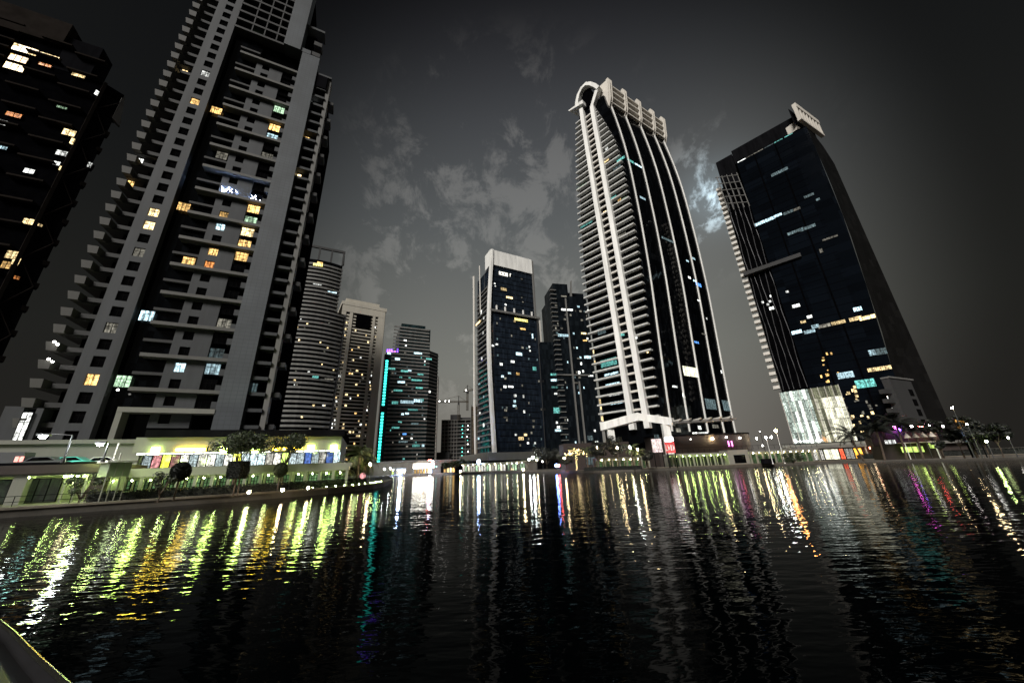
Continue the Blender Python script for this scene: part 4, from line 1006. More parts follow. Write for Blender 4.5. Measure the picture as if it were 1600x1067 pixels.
# ------------------------------------------------------------------ black glass tower on the right
M['flankdk'] = glass('flank_glass', (0.0065, 0.0062, 0.006), .15, 1.3, (3, 3.0), .4)
def tower_black():
    fr = Fr((105.4, 139.6), -45)
    t = thing('black_tower', 'black glass tower with tan louvred screen on its top right corner', 'tower', fr.pt(17, -16, .65))
    lean = [(11, 31.5), (24, 31.6), (42, 33.2), (59, 34.1), (80, 35.4), (104, 36.0), (134, 36.0)]
    b = MB(); q0 = None
    for z in (.65, 7, 30, 60, 90, 120, 136.5):
        u = arr(lean, z); r = [fr.pt(9.2, 0, z), fr.pt(u, 0, z), fr.pt(u - 4, -30, z), fr.pt(9.2, -30, z)]
        if q0: b.hexa(q0 + r)
        q0 = r
    b.build('curtain_wall', [M['navy']], t)
    b = MB(); b.box(fr, .4, 9.2, -30, -1.2, 26, 128); b.build('ribbed_wall', [M['black']], t)
    b = MB(); b.box(fr, 8.4, 33.8, -28, -2.2, 138.2, 146.5); b.box(fr, .9, 8.2, -20, -2.4, 128, 145); b.build('roof_block', [M['soot']], t)
    # lit slot below the roof
    b = MB(); b.box(fr, 9.2, 34.8, -28, -1.5, 136.5, 138.2); b.build('roof_slot', [M['black']], t)
    for u, wd, c in ((11.2, 3.4, 'white'), (14.5, 3.0, 'dim'), (18.2, 3.8, 'dim'), (22.3, 3.6, 'dimcool'), (26.0, 3.2, 'cyan'), (29.8, 3.0, 'cyan')):
        window(t, fr, u, 137.35, wd, 1.2, c, -1.3, bars=2, transom=False)
    # dark joints
    for u in (16.5, 24.5):
        b = MB(); b.box(fr, u - .25, u + .25, 0.01, .12, 7, 136.4); b.build('joint', [M['black']], t)
    for i in range(42):
        boxpart('floor_line', t, fr, 9.3, 10 + 3.0 * i, 21.2, .12, 0.005, .05, M['black'])
    # thin wavering ribs on the left part
    for k, u in enumerate((1.2, 2.9, 4.7, 6.6, 8.5)):
        b = MB(); b.tube([fr.pt(u + .22 * sin(i * 1.3 + k * 2), -.9, 27 + 4.6 * i) for i in range(22)], .13, 5); b.build('rib', [M['steel']], t)
    b = MB(); b.box(fr, -.6, 20, -1.0, 1.1, 78.7, 80.4); b.build('belt', [M['greydk']], t)
    # open lattice near the top left
    b = MB()
    for k in range(5):
        z = 116 + 4.0 * k; b.tube([fr.pt(-.5, 1.1, z + 2), fr.pt(8.6, 1.4, z - 3.0)], .22, 5)
    for k in range(5):
        u = .2 + 2 * k; b.tube([fr.pt(u, 1.2, 134 - k * .8), fr.pt(u + .8, 1.2, 113 - k * .6)], .18, 5)
    b.build('roof_lattice', [M['grey']], t)
    # little end balconies on the left edge
    for i in range(36):
        boxpart('end_balcony', t, fr, -1.9, 28 + 2.85 * i, 2.2, 1.25, -3.2, -.6, M['offwhite'])
    # right flank
    b = MB(); q0 = None; ud = Vector((cos(radians(27.5)), sin(radians(27.5)), 0)); bk = -fr.N
    for z, f in ((.65, 1), (24, 1), (42, 1), (59, 1), (80, 1), (104, 1), (122, 1), (130, .7), (135, .3)):
        a = fr.pt(arr(lean, z) + .02, -.05, z); c = a.lerp(Vector((144.0, 121.0, z)), f)
        r = [a, c, c + bk * 18 - ud * 3, a + bk * 22]
        if q0: b.hexa(q0 + r)
        q0 = r
    b.build('flank', [M['flankdk']], t)
    # tan screen crowning the right corner
    a = azd(1241, 163, 172); cr = Fr((a.x, a.y), 27.5); zt = a.z
    b = MB(); b.box(cr, -.6, 19.6, -.9, .6, zt - 2.2, zt); b.box(cr, -.6, 19.6, -.9, .5, zt - 9.6, zt - 8.6)
    for k in range(8): b.box(cr, -.6 + 2.74 * k, .1 + 2.74 * k, -.8, .45, zt - 8.6, zt - 2.2)
    b.build('corner_screen', [M['tan']], t)
    b = MB(); b.box(cr, -.4, 19.4, -2.4, -2.2, zt - 8.6, zt - .6); b.build('screen_back', [M['soot']], t)
    b = MB(); b.box(cr, 2, 7, -7, -2.5, 138.3, zt - 6.5); b.build('screen_base', [M['tan']], t)
    # lit rooms
    for px, py, wd, h, c in [(1218, 269, 6, 1.5, 'dimcool'), (1264, 306, 3.2, 1.2, 'dimcool'), (1195, 346, 7.5, 1.5, 'cool'), (1215, 337, 3, 1.2, 'cool'), (1232, 332, 3.5, 1.3, 'dimcool'), (1245, 327, 2.4, 1.2, 'dim'), (1262, 356, 5, 1.4, 'dimcool'), (1243, 362, 5.5, 1.3, 'dimcool'), (1297, 372, 4.6, .8, 'dim'), (1283, 392, .9, 1.8, 'dim'), (1278, 312, 1.2, 1, 'dimcool'),
                           (1245, 519, 3.2, 1.4, 'cool'), (1265, 518, 3.4, 1.4, 'cool'), (1274, 510, 2.2, 1.4, 'cool'), (1288, 509, 3.6, 1.3, 'dim'), (1310, 504, 4, 1.3, 'amber'), (1337, 498, 3.4, 1.4, 'amber'), (1355, 496, 4.2, 1.4, 'amber'), (1340, 483, 2.2, 1.5, 'cool'), (1363, 551, 1.8, 2.0, 'cool'), (1377, 549, 2.6, 2.2, 'dimcool'), (1374, 576, 5.8, 1.3, 'amber'), (1321, 586, 4.4, 2.2, 'cool'), (1352, 599, 5, 2.8, 'cyan'),
                           (1230, 456, .9, .9, 'white'), (1205, 481, 1.6, 1.3, 'white'), (1244, 478, 2.4, 1.3, 'white'), (1265, 495, 1.6, 1.2, 'white'), (1255, 503, 1.6, 1, 'amber')]:
        u, z = fr.hit(px, py, 0); window(t, fr, u, z, wd, h, c, .14 if u > 9 else -.7, bars=int(wd / 1.5), transom=False)
    # city-light reflections low in the glass, put in as small lit windows
    r = random.Random(77)
    for (cx, cy, n, sx, sy, c) in [(1385, 520, 12, 7, 16, 'white'), (1293, 580, 12, 6, 14, 'warm'), (1396, 620, 12, 10, 16, 'white'), (1325, 620, 8, 8, 10, 'amber'), (1350, 640, 10, 14, 10, 'dim'), (1370, 470, 8, 8, 8, 'white'), (1205, 475, 5, 8, 6, 'white'), (1345, 655, 8, 14, 8, 'amber')]:
        for _ in range(n):
            u, z = fr.hit(cx + r.gauss(0, sx), cy + r.gauss(0, sy), 0)
            if 2 < u < 31.5 and z > 9: window(t, fr, round(u, 1), z, r.choice((.5, .8)), r.choice((.5, 1.0)), c, .1, bars=0, transom=False)
    # glowing glass lobby box
    seq = ['lobby', 'lobby', 'lobby', 'lobbyw', 'lobby', 'lobbyw', 'lobby', 'lobbyw', 'lobby', 'lobbyd', 'cream', 'lobbyd', 'cream', 'cream', 'cream', 'cream', 'cream', 'cream']
    for i in range(18):
        for j in range(5):
            u = .48 + .97 * i; z = 8.2 + 3.9 * j; c = seq[i]
            if i > 8 and j == 4: c = 'lobbyd'
            if c == 'lobbyw' and R.random() < .25: c = 'lobby'
            window(t, fr, u, z + .3, .90, 3.78, c, 1.3, bars=1, name='lobby_pane', fw=.05)
    b = MB(); b.box(fr, -.3, 17.6, -20, 1.0, .65, 26.2); b.build('lobby_box', [M['soot']], t)
    for u in (-.1, 1.93, 3.88, 5.83, 7.78, 9.73, 11.68, 13.63, 15.58, 17.5):
        boxpart('lobby_fin', t, fr, u - .07, 6.7, .14, 19.4, 1.3, 1.75, M['offwhite'])
    for i in range(7):
        b = MB(); b.ball(fr.pt(.8 + 1.2 * i, 2.6, 7.4), .24); b.build('spot_lamp', [LAMP['spark']], t)
    b = MB(); b.box(fr, -3, 34, -10, 7, .65, 6.2); b.build('podium', [M['limewall']], t)
LIT['lobby'] = lit('lit_lobby', (.80, .96, .84), .8, 1.4, .3); LIT['lobbyw'] = lit('lit_lobby_white', (.90, 1.0, .92), 2.2, 1.2, .5); LIT['lobbyd'] = lit('lit_lobby_dim', (.80, .82, .50), .24, 1.0, .5)
tower_black()

def annex():
    P = azd(1409, 640, 166); fr = Fr((P.x, P.y), 24)
    t = thing('grey_annex', 'low grey block with square windows at the black tower foot', 'building', fr.pt(5, -8, .65))
    za = azd(1412, 587, 166).z; b = MB(); b.box(fr, 0, 22, -2, 0, .65, za); b.build('wall', [M['greydk']], t)
    for i in range(4):
        for j in range(2): window(t, fr, 11.2 + 5.4 * j, 11 + (za - 14) / 3.4 * i, 2.6, 2.0, None, .04, name='window')
    for i in range(4): boxpart('side_balcony', t, fr, -4.4, 11 + (za - 13) / 4 * i, 4.3, 1.3, -2, -.7, M['greydk'])
    b = MB(); b.box(fr, -.2, 22.3, -2, .3, za, za + .5); b.build('parapet', [M['grey']], t)
    for j in range(3):
        b = MB(); b.box(fr, 12 + 3.9 * j, 12.4 + 3.9 * j, .05, .2, 5, 9.0); b.build('wall_lamp', [LIT['dim']], t)
annex()

# ------------------------------------------------------------------ plants
def leaves(b, c, r, n, size, rnd, flat=1.0):
    for _ in range(n):
        v = Vector((rnd.gauss(0, 1), rnd.gauss(0, 1), rnd.gauss(0, 1))); v.normalize()
        p = c + Vector((v.x * r, v.y * r, v.z * r * flat)) * (rnd.random() ** .45)
        a = Vector((rnd.gauss(0, 1), rnd.gauss(0, 1), rnd.gauss(0, 1))).normalized()
        s = a.cross(v).normalized() if a.cross(v).length > .05 else Vector((1, 0, 0))
        k = size * rnd.uniform(.6, 1.4)
        b.face([p - s * k * .5, p + a * k * .35, p + s * k * .5, p - a * k * .35])
def tree(name, label, cat, p, th, cr, cz, n, size, m, seed, group=None, flat=.7, clumps=18, lean=0.0):
    rnd = random.Random(seed)
    t = thing(name, label, cat, p, group)
    b = MB(); top = p + Vector((lean, 0, th))
    b.tube([p - Vector((0, 0, .1)), p.lerp(top, .5) + Vector((rnd.uniform(-.1, .1), 0, 0)), top], [.03 * th + .08, .022 * th + .06, .015 * th + .05], 7)
    cen = p + Vector((lean, 0, cz))
    cl = []
    for k in range(clumps):
        a = rnd.uniform(0, 2 * pi); rr = cr * math.sqrt(rnd.random()) * .85
        cl.append(cen + Vector((rr * cos(a), rr * sin(a), cr * flat * rnd.uniform(-.75, .8) * (1 - (rr / cr) ** 2 * .6))))
    for c in cl[:9]: b.tube([top - Vector((0, 0, .15 * th)), top.lerp(c, .55) + Vector((0, 0, .1)), c], [.05 + .01 * th, .03, .012], 5, cap=False)
    b.build('trunk', [M['bark']], t)
    b = MB()
    for c in cl: leaves(b, c, cr * rnd.uniform(.25, .42), n // clumps, size, rnd, .8)
    b.build('crown', [m], t)
    return t
def palm(label, p, h, fl, seed, nf=22, group='palms along the lake', lean=.2, droop=1.0, leafm='palm'):
    rnd = random.Random(seed)
    t = thing('palm_tree', label, 'palm', p, group)
    top = p + Vector((lean, 0, h)); b = MB()
    pts = [p.lerp(top, f) + Vector((lean * .3 * sin(f * 3), 0, 0)) for f in (0, .25, .5, .75, 1)]
    b.tube(pts, [.26, .2, .19, .18, .22], 8); b.build('trunk', [M['bark']], t)
    b = MB()
    for k in range(nf):
        a = 2 * pi * k / nf + rnd.uniform(-.2, .2); el = rnd.uniform(-.25, 1.25); ln = fl * rnd.uniform(.8, 1.1)
        prev = None; hd = Vector((cos(a), sin(a), 0)); q = top.copy(); ang = el
        n = 9
        for i in range(n + 1):
            f = i / n
            d = hd * cos(ang) + Vector((0, 0, sin(ang)))
            sd = hd.cross(Vector((0, 0, 1)))
            if i:
                for s in (-1, 1):
                    for j in (0, .5):
                        q2 = q - d * (ln / n) * j
                        wl = ln * .24 * (1 - abs(f - .45) * 1.1)
                        tip = q2 + (sd * s * .85 + d * .55 - Vector((0, 0, .45))) * wl
                        b.face([q2, q2 + d * .09 * fl * .5, tip])
                b.face([q, q - d * (ln / n) + sd * .03, q - d * (ln / n) - sd * .03])
            q = q + d * (ln / n); ang -= droop * (.10 + .22 * f)
    b.build('crown', [M[leafm]], t)
    return t
def clipped(name, label, p, th, rad, hgt, seed, box=False, m='leafdk', group=None):
    """clipped ball or box tree: dense small leaves over a solid dark heart"""
    rnd = random.Random(seed); t = thing(name, label, 'tree', p, group)
    b = MB(); b.tube([p, p + Vector((0, 0, th + .3))], [.09, .07], 6)
    if box: b.tube([p + Vector((.45, 0, 0)), p + Vector((.4, 0, th + .3))], [.06, .05], 6)
    b.build('trunk', [M['bark']], t)
    b = MB(); c = p + Vector((0, 0, th + hgt / 2))
    if box: b.box(Fr((c.x, c.y), 0), -rad * .9, rad * .9, -rad * .9, rad * .9, c.z - hgt * .46, c.z + hgt * .46)
    else: b.ball(c, rad * .93, hgt / (2 * rad), n=14, m=10)
    for _ in range(2600):
        if box:
            v = Vector((rnd.uniform(-1, 1), rnd.uniform(-1, 1), rnd.uniform(-1, 1))); k = rnd.randrange(3); v[k] = 1 if v[k] > 0 else -1
            q = c + Vector((v.x * rad, v.y * rad, v.z * hgt / 2)) * rnd.uniform(.93, 1.03)
        else:
            v = Vector((rnd.gauss(0, 1), rnd.gauss(0, 1), rnd.gauss(0, 1))).normalized()
            q = c + Vector((v.x * rad, v.y * rad, v.z * hgt / 2)) * rnd.uniform(.93, 1.05)
        a = Vector((rnd.gauss(0, 1), rnd.gauss(0, 1), rnd.gauss(0, 1))).normalized(); s = a.cross(Vector((.3, .5, .8))).normalized(); k = .09 * rnd.uniform(.6, 1.5)
        b.face([q - s * k, q + a * k * .6, q + s * k, q - a * k * .6])
    b.build('crown', [M[m]], t); return t
def hedge(label, pts, wd, h, seed, name='hedge', group='hedges'):
    rnd = random.Random(seed); b = MB()
    for a, c in zip(pts, pts[1:]):
        a, c = Vector(a), Vector(c); d = (c - a).normalized(); s = Vector((-d.y, d.x, 0)) * wd / 2; up = Vector((0, 0, h * .9))
        b.hexa([a - s, c - s, c + s, a + s, a - s + up, c - s + up, c + s + up, a + s + up])
        n = int((c - a).length * 170)
        for _ in range(n):
            f = rnd.random(); q = a.lerp(c, f); k = rnd.random()
            q = q + (s * rnd.uniform(-1, 1) + Vector((0, 0, h * rnd.uniform(.86, 1.12))) if k < .5 else s * (1.05 if rnd.random() < .2 else -1.05) + Vector((0, 0, h * rnd.random())))
            a2 = Vector((rnd.gauss(0, 1), rnd.gauss(0, 1), rnd.gauss(0, 1))).normalized(); s2 = a2.cross(Vector((.3, .5, .8))).normalized(); kk = .1 * rnd.uniform(.6, 1.5)
            b.face([q - s2 * kk, q + a2 * kk * .7, q + s2 * kk, q - a2 * kk * .7])
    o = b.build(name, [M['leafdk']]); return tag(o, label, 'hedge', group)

# ------------------------------------------------------------------ arcades and shops
def arcade(t, fr, u0, u1, z0, z1, bay, lampc, lcol, power, every=2, gl='arcade_glass', glw=1.0, lampz=.45, colw=.35, depth=2.2, mat_wall='limewall', seed=0, gaps=()):
    """covered walk: back wall with glazed bays, columns in front, small lamps under the eave"""
    rnd = random.Random(seed); n = max(1, int(round((u1 - u0) / bay))); bay = (u1 - u0) / n
    b = MB(); b.box(fr, u0, u1, -depth - 3, -depth, z0, z1 - .5); b.build('back_wall', [M[mat_wall]], t)
    b = MB(); b.box(fr, u0 - .2, u1 + .2, -depth - 3, .35, z1 - .5, z1); b.build('eave', [M[mat_wall]], t)
    for k in range(n + 1):
        u = u0 + bay * k; boxpart('column', t, fr, u - colw / 2, z0, colw, z1 - .5 - z0, -.1, .25, M['limewall'])
    for k in range(n):
        u = u0 + bay * (k + .5)
        if k in gaps: continue
        window(t, fr, u, z0 + (z1 - .6 - z0) * .45, round(bay * .74 * glw, 2), round((z1 - .6 - z0) * .82, 2), gl, -depth + .05, bars=3, name='glazed_bay')
        b = MB(); b.ball(fr.pt(u, .3, z1 - .5 - lampz), .085); b.build('eave_lamp', [LAMP[lampc]], t)
        if k % every == 0: plight(t, fr.pt(u, -.7, z1 - .5 - lampz - .1), lcol, power, .12)
LIT['arcade_glass'] = lit('arcade_glow', (.30, .62, .26), .26, .8, .4)
LIT['arcade_dark'] = lit('arcade_dim_glow', (.30, .5, .25), .035, .8, .1)
LIT['shop'] = lit('shop_window', (1.0, .97, .88), 1.1, 2.2, .1)
LIT['shopcool'] = lit('shop_window_cool', (.78, .95, 1.0), 1.1, 2.4, .15)
LIT['shopyellow'] = lit('shop_window_yellow', (.95, .95, .08), 1.4, 1.2, .4)
LIT['shoppink'] = lit('shop_window_pink', (1.0, .40, .42), .7, 1.6, .2)
LIT['shopblue'] = lit('shop_window_blue', (.10, .22, .75), .8, 1.6, .3)
LIT['shopred'] = lit('shop_window_red', (1.0, .12, .05), 1.6, 1.5, .3)
LIT['shoporange'] = lit('shop_window_orange', (1.0, .45, .05), 2.2, 1.5, .4)
LIT['limeglow'] = lit('lime_glow', (.72, 1.0, .22), 1.9, .6, .6)

DECK = 4.2
def pavilion():
    fr = Fr((-51.9, 39.1), 26)
    t = thing('pavilion', 'low lakeside pavilion with glazed bays lit green under car deck', 'pavilion', fr.pt(-4, -5, .65))
    b = MB(); b.box(fr, -22, 6.2, -30, -3.4, .65, 3.4); b.build('back_wall', [M['limewall']], t)
    b = MB(); b.box(fr, -22, 6.25, -34, .5, 3.62, 4.5); b.build('fascia', [M['brown']], t)
    b = MB(); b.box(fr, -22, 6.2, -3.4, .2, 3.42, 3.6); b.build('soffit', [M['limewall']], t)
    for u in (-14, -9.4, -4.6, -.7, 5.2):
        boxpart('pier', t, fr, u, .65, 1.05, 2.77, -1.0, .15, M['brown'] if u > 4 else M['limewall'])
    for u, wd in ((-11.3, 3.2), (-6.5, 3.0), (-1.9, 1.8)):
        window(t, fr, u, 1.95, wd, 2.3, 'arcade_dark', -.4, bars=1, name='glazed_bay', transom=False)
    window(t, fr, 1.3, 1.95, 2.6, 2.3, 'arcade_dark', -.6, bars=2, name='glazed_bay', transom=False)
    for u in (3.0, 3.9, 4.6): boxpart('slim_post', t, fr, u, .65, .16, 2.77, -.5, -.2, M['limewall'])
    b = MB(); b.box(fr, -.2, .4, -.2, .3, .65, 3.3); b.build('planter_screen', [M['soot']], t) if False else None
    for u in (-9.2, -6.2, -3.2, .3, 3.0, 3.5, 4.0, 4.5):
        b = MB(); b.ball(fr.pt(u, .05, 3.28), .1); b.build('downlight', [LAMP['lime']], t)
    for u in (-9, -3.2, 1.2, 3.6): plight(t, fr.pt(u, -.9 if u < 3 else -1.6, 3.0), LIME, 110, .12)
    # upper deck edge rail
    b = MB(); b.box(fr, -22, 6.2, .1, .25, 4.5, 4.78); b.build('deck_kerb', [M['soot']], t)
    return fr
pfr = pavilion()

def mall():
    M0 = polar(-47, 70, 0); fr = Fr((M0.x, M0.y), 22)
    t = thing('shop_building', 'two storey lakeside shop block with bright white shop fronts below the grey tower', 'shops', fr.pt(12, -6, .65))
    b = MB(); b.box(fr, 0.6, 25.5, -16, 0, 6.0, 8.0); b.box(fr, .6, 25.5, -16, -2.4, 4.0, 6.0); b.build('wall', [M['limewall']], t)
    b = MB(); b.box(fr, 1.6, 25.9, -16, .5, 8.0, 8.95); b.build('roof_parapet', [M['soot']], t)
    b = MB(); b.box(fr, -22, .55, -16, -2.0, 4.0, 7.4); b.box(fr, -22, .55, -16, -1.6, 7.4, 7.9); b.build('side_wall', [M['limewall']], t)
    b = MB(); b.box(fr, -22, 27.5, -16, 4.3, 3.45, 3.95); b.build('terrace_slab', [M['limewall']], t)
    # shop fronts under the upper wall
    cols = ['shopcool', 'shoppink', 'shopyellow', 'shoppink', 'shop', 'shopcool', 'shop', 'shop', 'shopcool', 'shop', 'shopyellow', 'shopcool', 'shopcool', 'shopcool', 'shop', 'shop', 'limeglow', 'shopcool', 'shopcool', 'shopblue', 'shopcool', 'shop', 'shopblue', 'shopcool']
    n = len(cols); wd = 24.6 / n
    for k, c in enumerate(cols):
        window(t, fr, .9 + wd * (k + .5), 4.95, round(wd - .12, 2), 1.62, c, -2.3, bars=0, name='shop_window', transom=False)
    # row of bright strip lamps at the lintel
    for k in range(n):
        if k in (9, 10, 15, 16): continue
        boxpart('strip_lamp', t, fr, 1.0 + wd * k, 5.8, round(wd - .2, 2), .16, -.5, -.25, LAMPX['strip'])
    # big square lamps on the wall
    for px, c in ((242, 'lime'), (349, 'lime'), (398, 'lime'), (485, 'lime'), (521, 'lime')):
        u, z = fr.hit(px, 704, .2)
        boxpart('square_lamp', t, fr, u - .42, 5.75, .85, .95, .05, .2, LAMPX['panel'])
        plight(t, fr.pt(u, .9, 6.1), (.8, 1.0, .4), 40, .25)
    # long yellow sign and yellow lettering
    u0, z0 = fr.hit(274, 705, .2); u1, z1 = fr.hit(320, 705, .2)
    b = MB(); b.box(fr, u0, u1, .05, .3, 6.15, 6.5); b.tube([fr.pt(u0, .18, 6.325), fr.pt(u0 + .01, .18, 6.325)], .17, 8); b.build('lit_sign', [LAMPX['gold']], t)
    plight(t, fr.pt((u0 + u1) / 2, .8, 6.3), (1, .8, .2), 40, .4)
    u0, z0 = fr.hit(425, 704, 1.0); b = MB(); x = u0; r = random.Random(3)
    for g in (1.1, .0, .32, .36, .32, .36, .3, .36):
        if g > 1: b.box(fr, x, x + .9, .9, 1.05, 6.0, 6.42); b.box(fr, x + .15, x + .75, .9, 1.06, 6.42, 6.55)
        elif g:
            b.box(fr, x, x + .1, .9, 1.05, 6.05, 6.42); b.box(fr, x + .1, x + g * .8, .9, 1.05, 6.05 + .3 * r.randint(0, 1), 6.14 + .3 * r.randint(0, 1) + .02)
            b.box(fr, x + g * .8 - .05, x + g * .8 + .05, .9, 1.05, 6.1, 6.42)
        x += (g if g else .06) + .1
    b.build('sign_lettering', [LAMPX['gold']], t)
    # lower arcade below the terrace
    fr2 = Fr((fr.pt(0, 4.0, 0).x, fr.pt(0, 4.0, 0).y), 22)
    arcade(t, fr2, -4.5, 27.0, .65, 3.45, 1.75, 'lime', LIME, 34, every=2, lampz=.35, seed=3)
    for u in (1, 6, 11, 16, 21, 26): plight(t, fr2.pt(u, 2.6, 2.2), LIME, 60, .3)  # added lime fill out front to green the beam, no lamps stand here
    for u in (2, 9, 16, 23): plight(t, fr.pt(u, 2.0, 5.4), (.95, 1.0, .85), 50, .3)
LAMPX = {'strip': lamp_mat('strip_lamp', (.95, 1, .95), 3.5), 'panel': lamp_mat('lit_square_panel', (.66, 1.0, .16), 60), 'gold': lamp_mat('gold_sign', (1.0, .68, .04), 50)}
mall()

M['kioskglass'] = mat('kiosk_glass', (.16, .19, .13), .25, .1, .6)
def kiosk():
    a = azd(166, 741, 53); c = azd(202, 741, 53.5); zt = azd(185, 717, 53).z; zb = azd(185, 744, 53).z
    fr = Fr((a.x, a.y), math.degrees(math.atan2(c.y - a.y, c.x - a.x))); wk = math.hypot(c.x - a.x, c.y - a.y)
    t = thing('stair_kiosk', 'small pale green kiosk rising between car deck and shop terrace', 'kiosk', fr.pt(1, -1, .65))
    b = MB(); b.box(fr, 0, wk, -2.0, 0, zb, zt - .3); b.build('body', [M['kioskglass']], t)
    b = MB(); b.box(fr, -.25, wk + .25, -2.2, .25, zt - .3, zt - .14); b.build('roof', [M['offwhite']], t)
    for u in (.25, .65):
        b = MB(); b.tube([fr.pt(u, -.3, zt - .14), fr.pt(u, -.3, zt + (1.5 if u < .5 else .6))], .055, 6); b.build('post', [M['offwhite']], t)
    for u in (.04, wk * .35, wk * .68, wk - .05):
        boxpart('pane_strip', t, fr, u - .03, zb, .06, zt - .3 - zb, .01, .06, M['limewall'])
    for u in (.1, wk * .35, wk * .65, wk - .1):
        b = MB(); b.tube([fr.pt(u, -.1, .65), fr.pt(u, -.1, zb)], .05, 6); b.build('leg', [M['limewall']], t)
    plight(t, fr.pt(wk / 2, 1.4, zb - .3), (.8, 1, .5), 30, .2)
kiosk()

# posts lamps and cars on the deck
def street_lamp(label, p, h, arm, col, power, group, hd=0.0, rad=.16, lightcol=(1, 1, 1), mcol='steel'):
    t = thing('street_lamp', label, 'lamp', p, group)
    b = MB(); d = Vector((cos(radians(hd)), sin(radians(hd)), 0))
    b.tube([p, p + Vector((0, 0, h))], [.08, .05], 7)
    if arm: b.tube([p + Vector((0, 0, h)), p + d * arm * .5 + Vector((0, 0, h + .12)), p + d * arm + Vector((0, 0, h + .1))], .045, 6)
    b.tube([p, p + Vector((0, 0, .3))], .16, 8); b.build('pole', [M[mcol]], t)
    q = p + d * arm + Vector((0, 0, h))
    b = MB()
    if arm: b.box(Fr((q.x, q.y), hd), -.45, .35, -.16, .16, q.z - .02, q.z + .16)
    else: b.tube([q, q + Vector((0, 0, .22))], [rad * 1.1, rad * .5], 8)
    hd_ = b.build('head', [M[mcol]], t)
    b = MB(); b.ball(q - Vector((.05 * d.x, 0, .12 if arm else -.08)), rad, .6 if arm else 1.2); b.build('bulb', [LAMP[col]], hd_)
    if power: plight(t, q - Vector((0, .25, .3)), lightcol, power, .2)
    return t
def deckp(px, py, d): 
    p = azd(px, py, d); return p
a = azd(107, 680, 52); street_lamp('white lamp reaching left from a tall bent post on the car deck', Vector((azd(98, 722, 52).x, azd(98, 722, 52).y, 4.3)), a.z - 4.3, 1.9, 'white', 120, 'deck lamps', 205, .24, (.9, 1, .95))
a = azd(155, 692, 52); street_lamp('white lamp on straight post beside the pale green kiosk', Vector((azd(160, 722, 52).x, azd(160, 722, 52).y, 4.3)), a.z - 4.3, .6, 'white', 100, 'deck lamps', 205, .22, (.9, 1, .95))
def car(label, p, hd, m, lights, glow=None):
    t = thing('parked_car', label, 'car', p, 'cars on the deck')
    f = Fr((p.x, p.y), hd); z = p.z
    prof = [(0, .35), (.05, .75), (.9, .92), (1.5, 1.4), (2.9, 1.45), (3.7, .98), (4.3, .85), (4.4, .4)]
    b = MB(); n = len(prof)
    A = [f.pt(u, .85, z + h) for u, h in prof]; B = [f.pt(u, -.85, z + h) for u, h in prof]
    b.face(A); b.face(B[::-1])
    for i in range(n): b.face([A[i], B[i], B[(i + 1) % n], A[(i + 1) % n]])
    b.build('body', [m], t)
    b = MB(); b.face([f.pt(1.1, .87, z + .95), f.pt(3.5, .87, z + 1.0), f.pt(2.85, .87, z + 1.36), f.pt(1.6, .87, z + 1.33)]); b.build('side_window', [M['window']], t)
    for u in (.8, 3.5):
        for s in (-.8, .8):
            b = MB(); b.tube([f.pt(u, s - .1, z + .33), f.pt(u, s + .1, z + .33)], .33, 12); wh = b.build('wheel', [M['black']], t)
            b = MB(); b.tube([f.pt(u, s - .11, z + .33), f.pt(u, s + .11, z + .33)], .2, 10); b.build('rim', [M['steel']], wh)
    for s in (-.6, .6):
        b = MB(); b.ball(f.pt(4.38, s, z + .68), .1); b.build('headlight', [LAMP['spark']], t)
    return t
mteal = mat('teal_lit_car_paint', (.10, .55, .48), .3, .05, .5); mwht = mat('white_car_paint', (.7, .7, .7), .3, .05, .5); mdk = mat('grey_car_paint', (.1, .1, .11), .3, .05, .5)  # teal light on the middle car is put into its paint colour
plight(None, azd(150, 712, 62), LIME, 700, .3, 'deck_light'); plight(None, azd(195, 712, 60), LIME, 700, .3, 'deck_light')
zc = azd(85, 714, 73).z - 1.45
q = azd(30, 714, 73); car('dark car at the left end of the car deck', Vector((q.x, q.y, zc)), 24, mdk, 1)
q = azd(76, 714, 73.5); car('teal lit car in the middle of the car deck', Vector((q.x, q.y, zc)), 24, mteal, 1)
q = azd(128, 714, 74); car('silver car right of the teal one on the deck', Vector((q.x, q.y, zc)), 24, mwht, 1)
plight(None, azd(85, 716, 70) + Vector((0, 0, 1.6)), (.5, 1, .9), 50, .2, 'deck_light')
qa, qb = azd(-60, 714, 70), azd(205, 714, 70); f = Fr((qa.x, qa.y), math.degrees(math.atan2(qb.y - qa.y, qb.x - qa.x)))
b = MB(); b.box(f, 0, (qb - qa).length, -9, .5, 3.9, zc); struct(b.build('road', [M['paving']]), 'raised road behind the pavilion roof')
# red lit vehicle tail at the far left
t = thing('parked_van', 'red tail lights of a van at the left end of the deck', 'van', azd(4, 716, 73) * 1)
f = Fr((t.location.x, t.location.y), 26)
zb = zc; b = MB(); b.box(f, -2.2, 1.6, -1.8, 0, zb + .3, zb + 2.0); b.build('body', [mdk], t)
for u in (1.0, 1.4): 
    b = MB(); b.box(f, u, u + .3, 0.01, .08, zb + .9, zb + 1.5); b.build('tail_light', [lamp_mat('tail_red', (1, .06, .04), 1.2)], t)
b = MB(); b.tube([f.pt(.7, .02, zb + .33), f.pt(.7, -.2, zb + .33)], .33, 10); b.build('wheel', [M['black']], t)

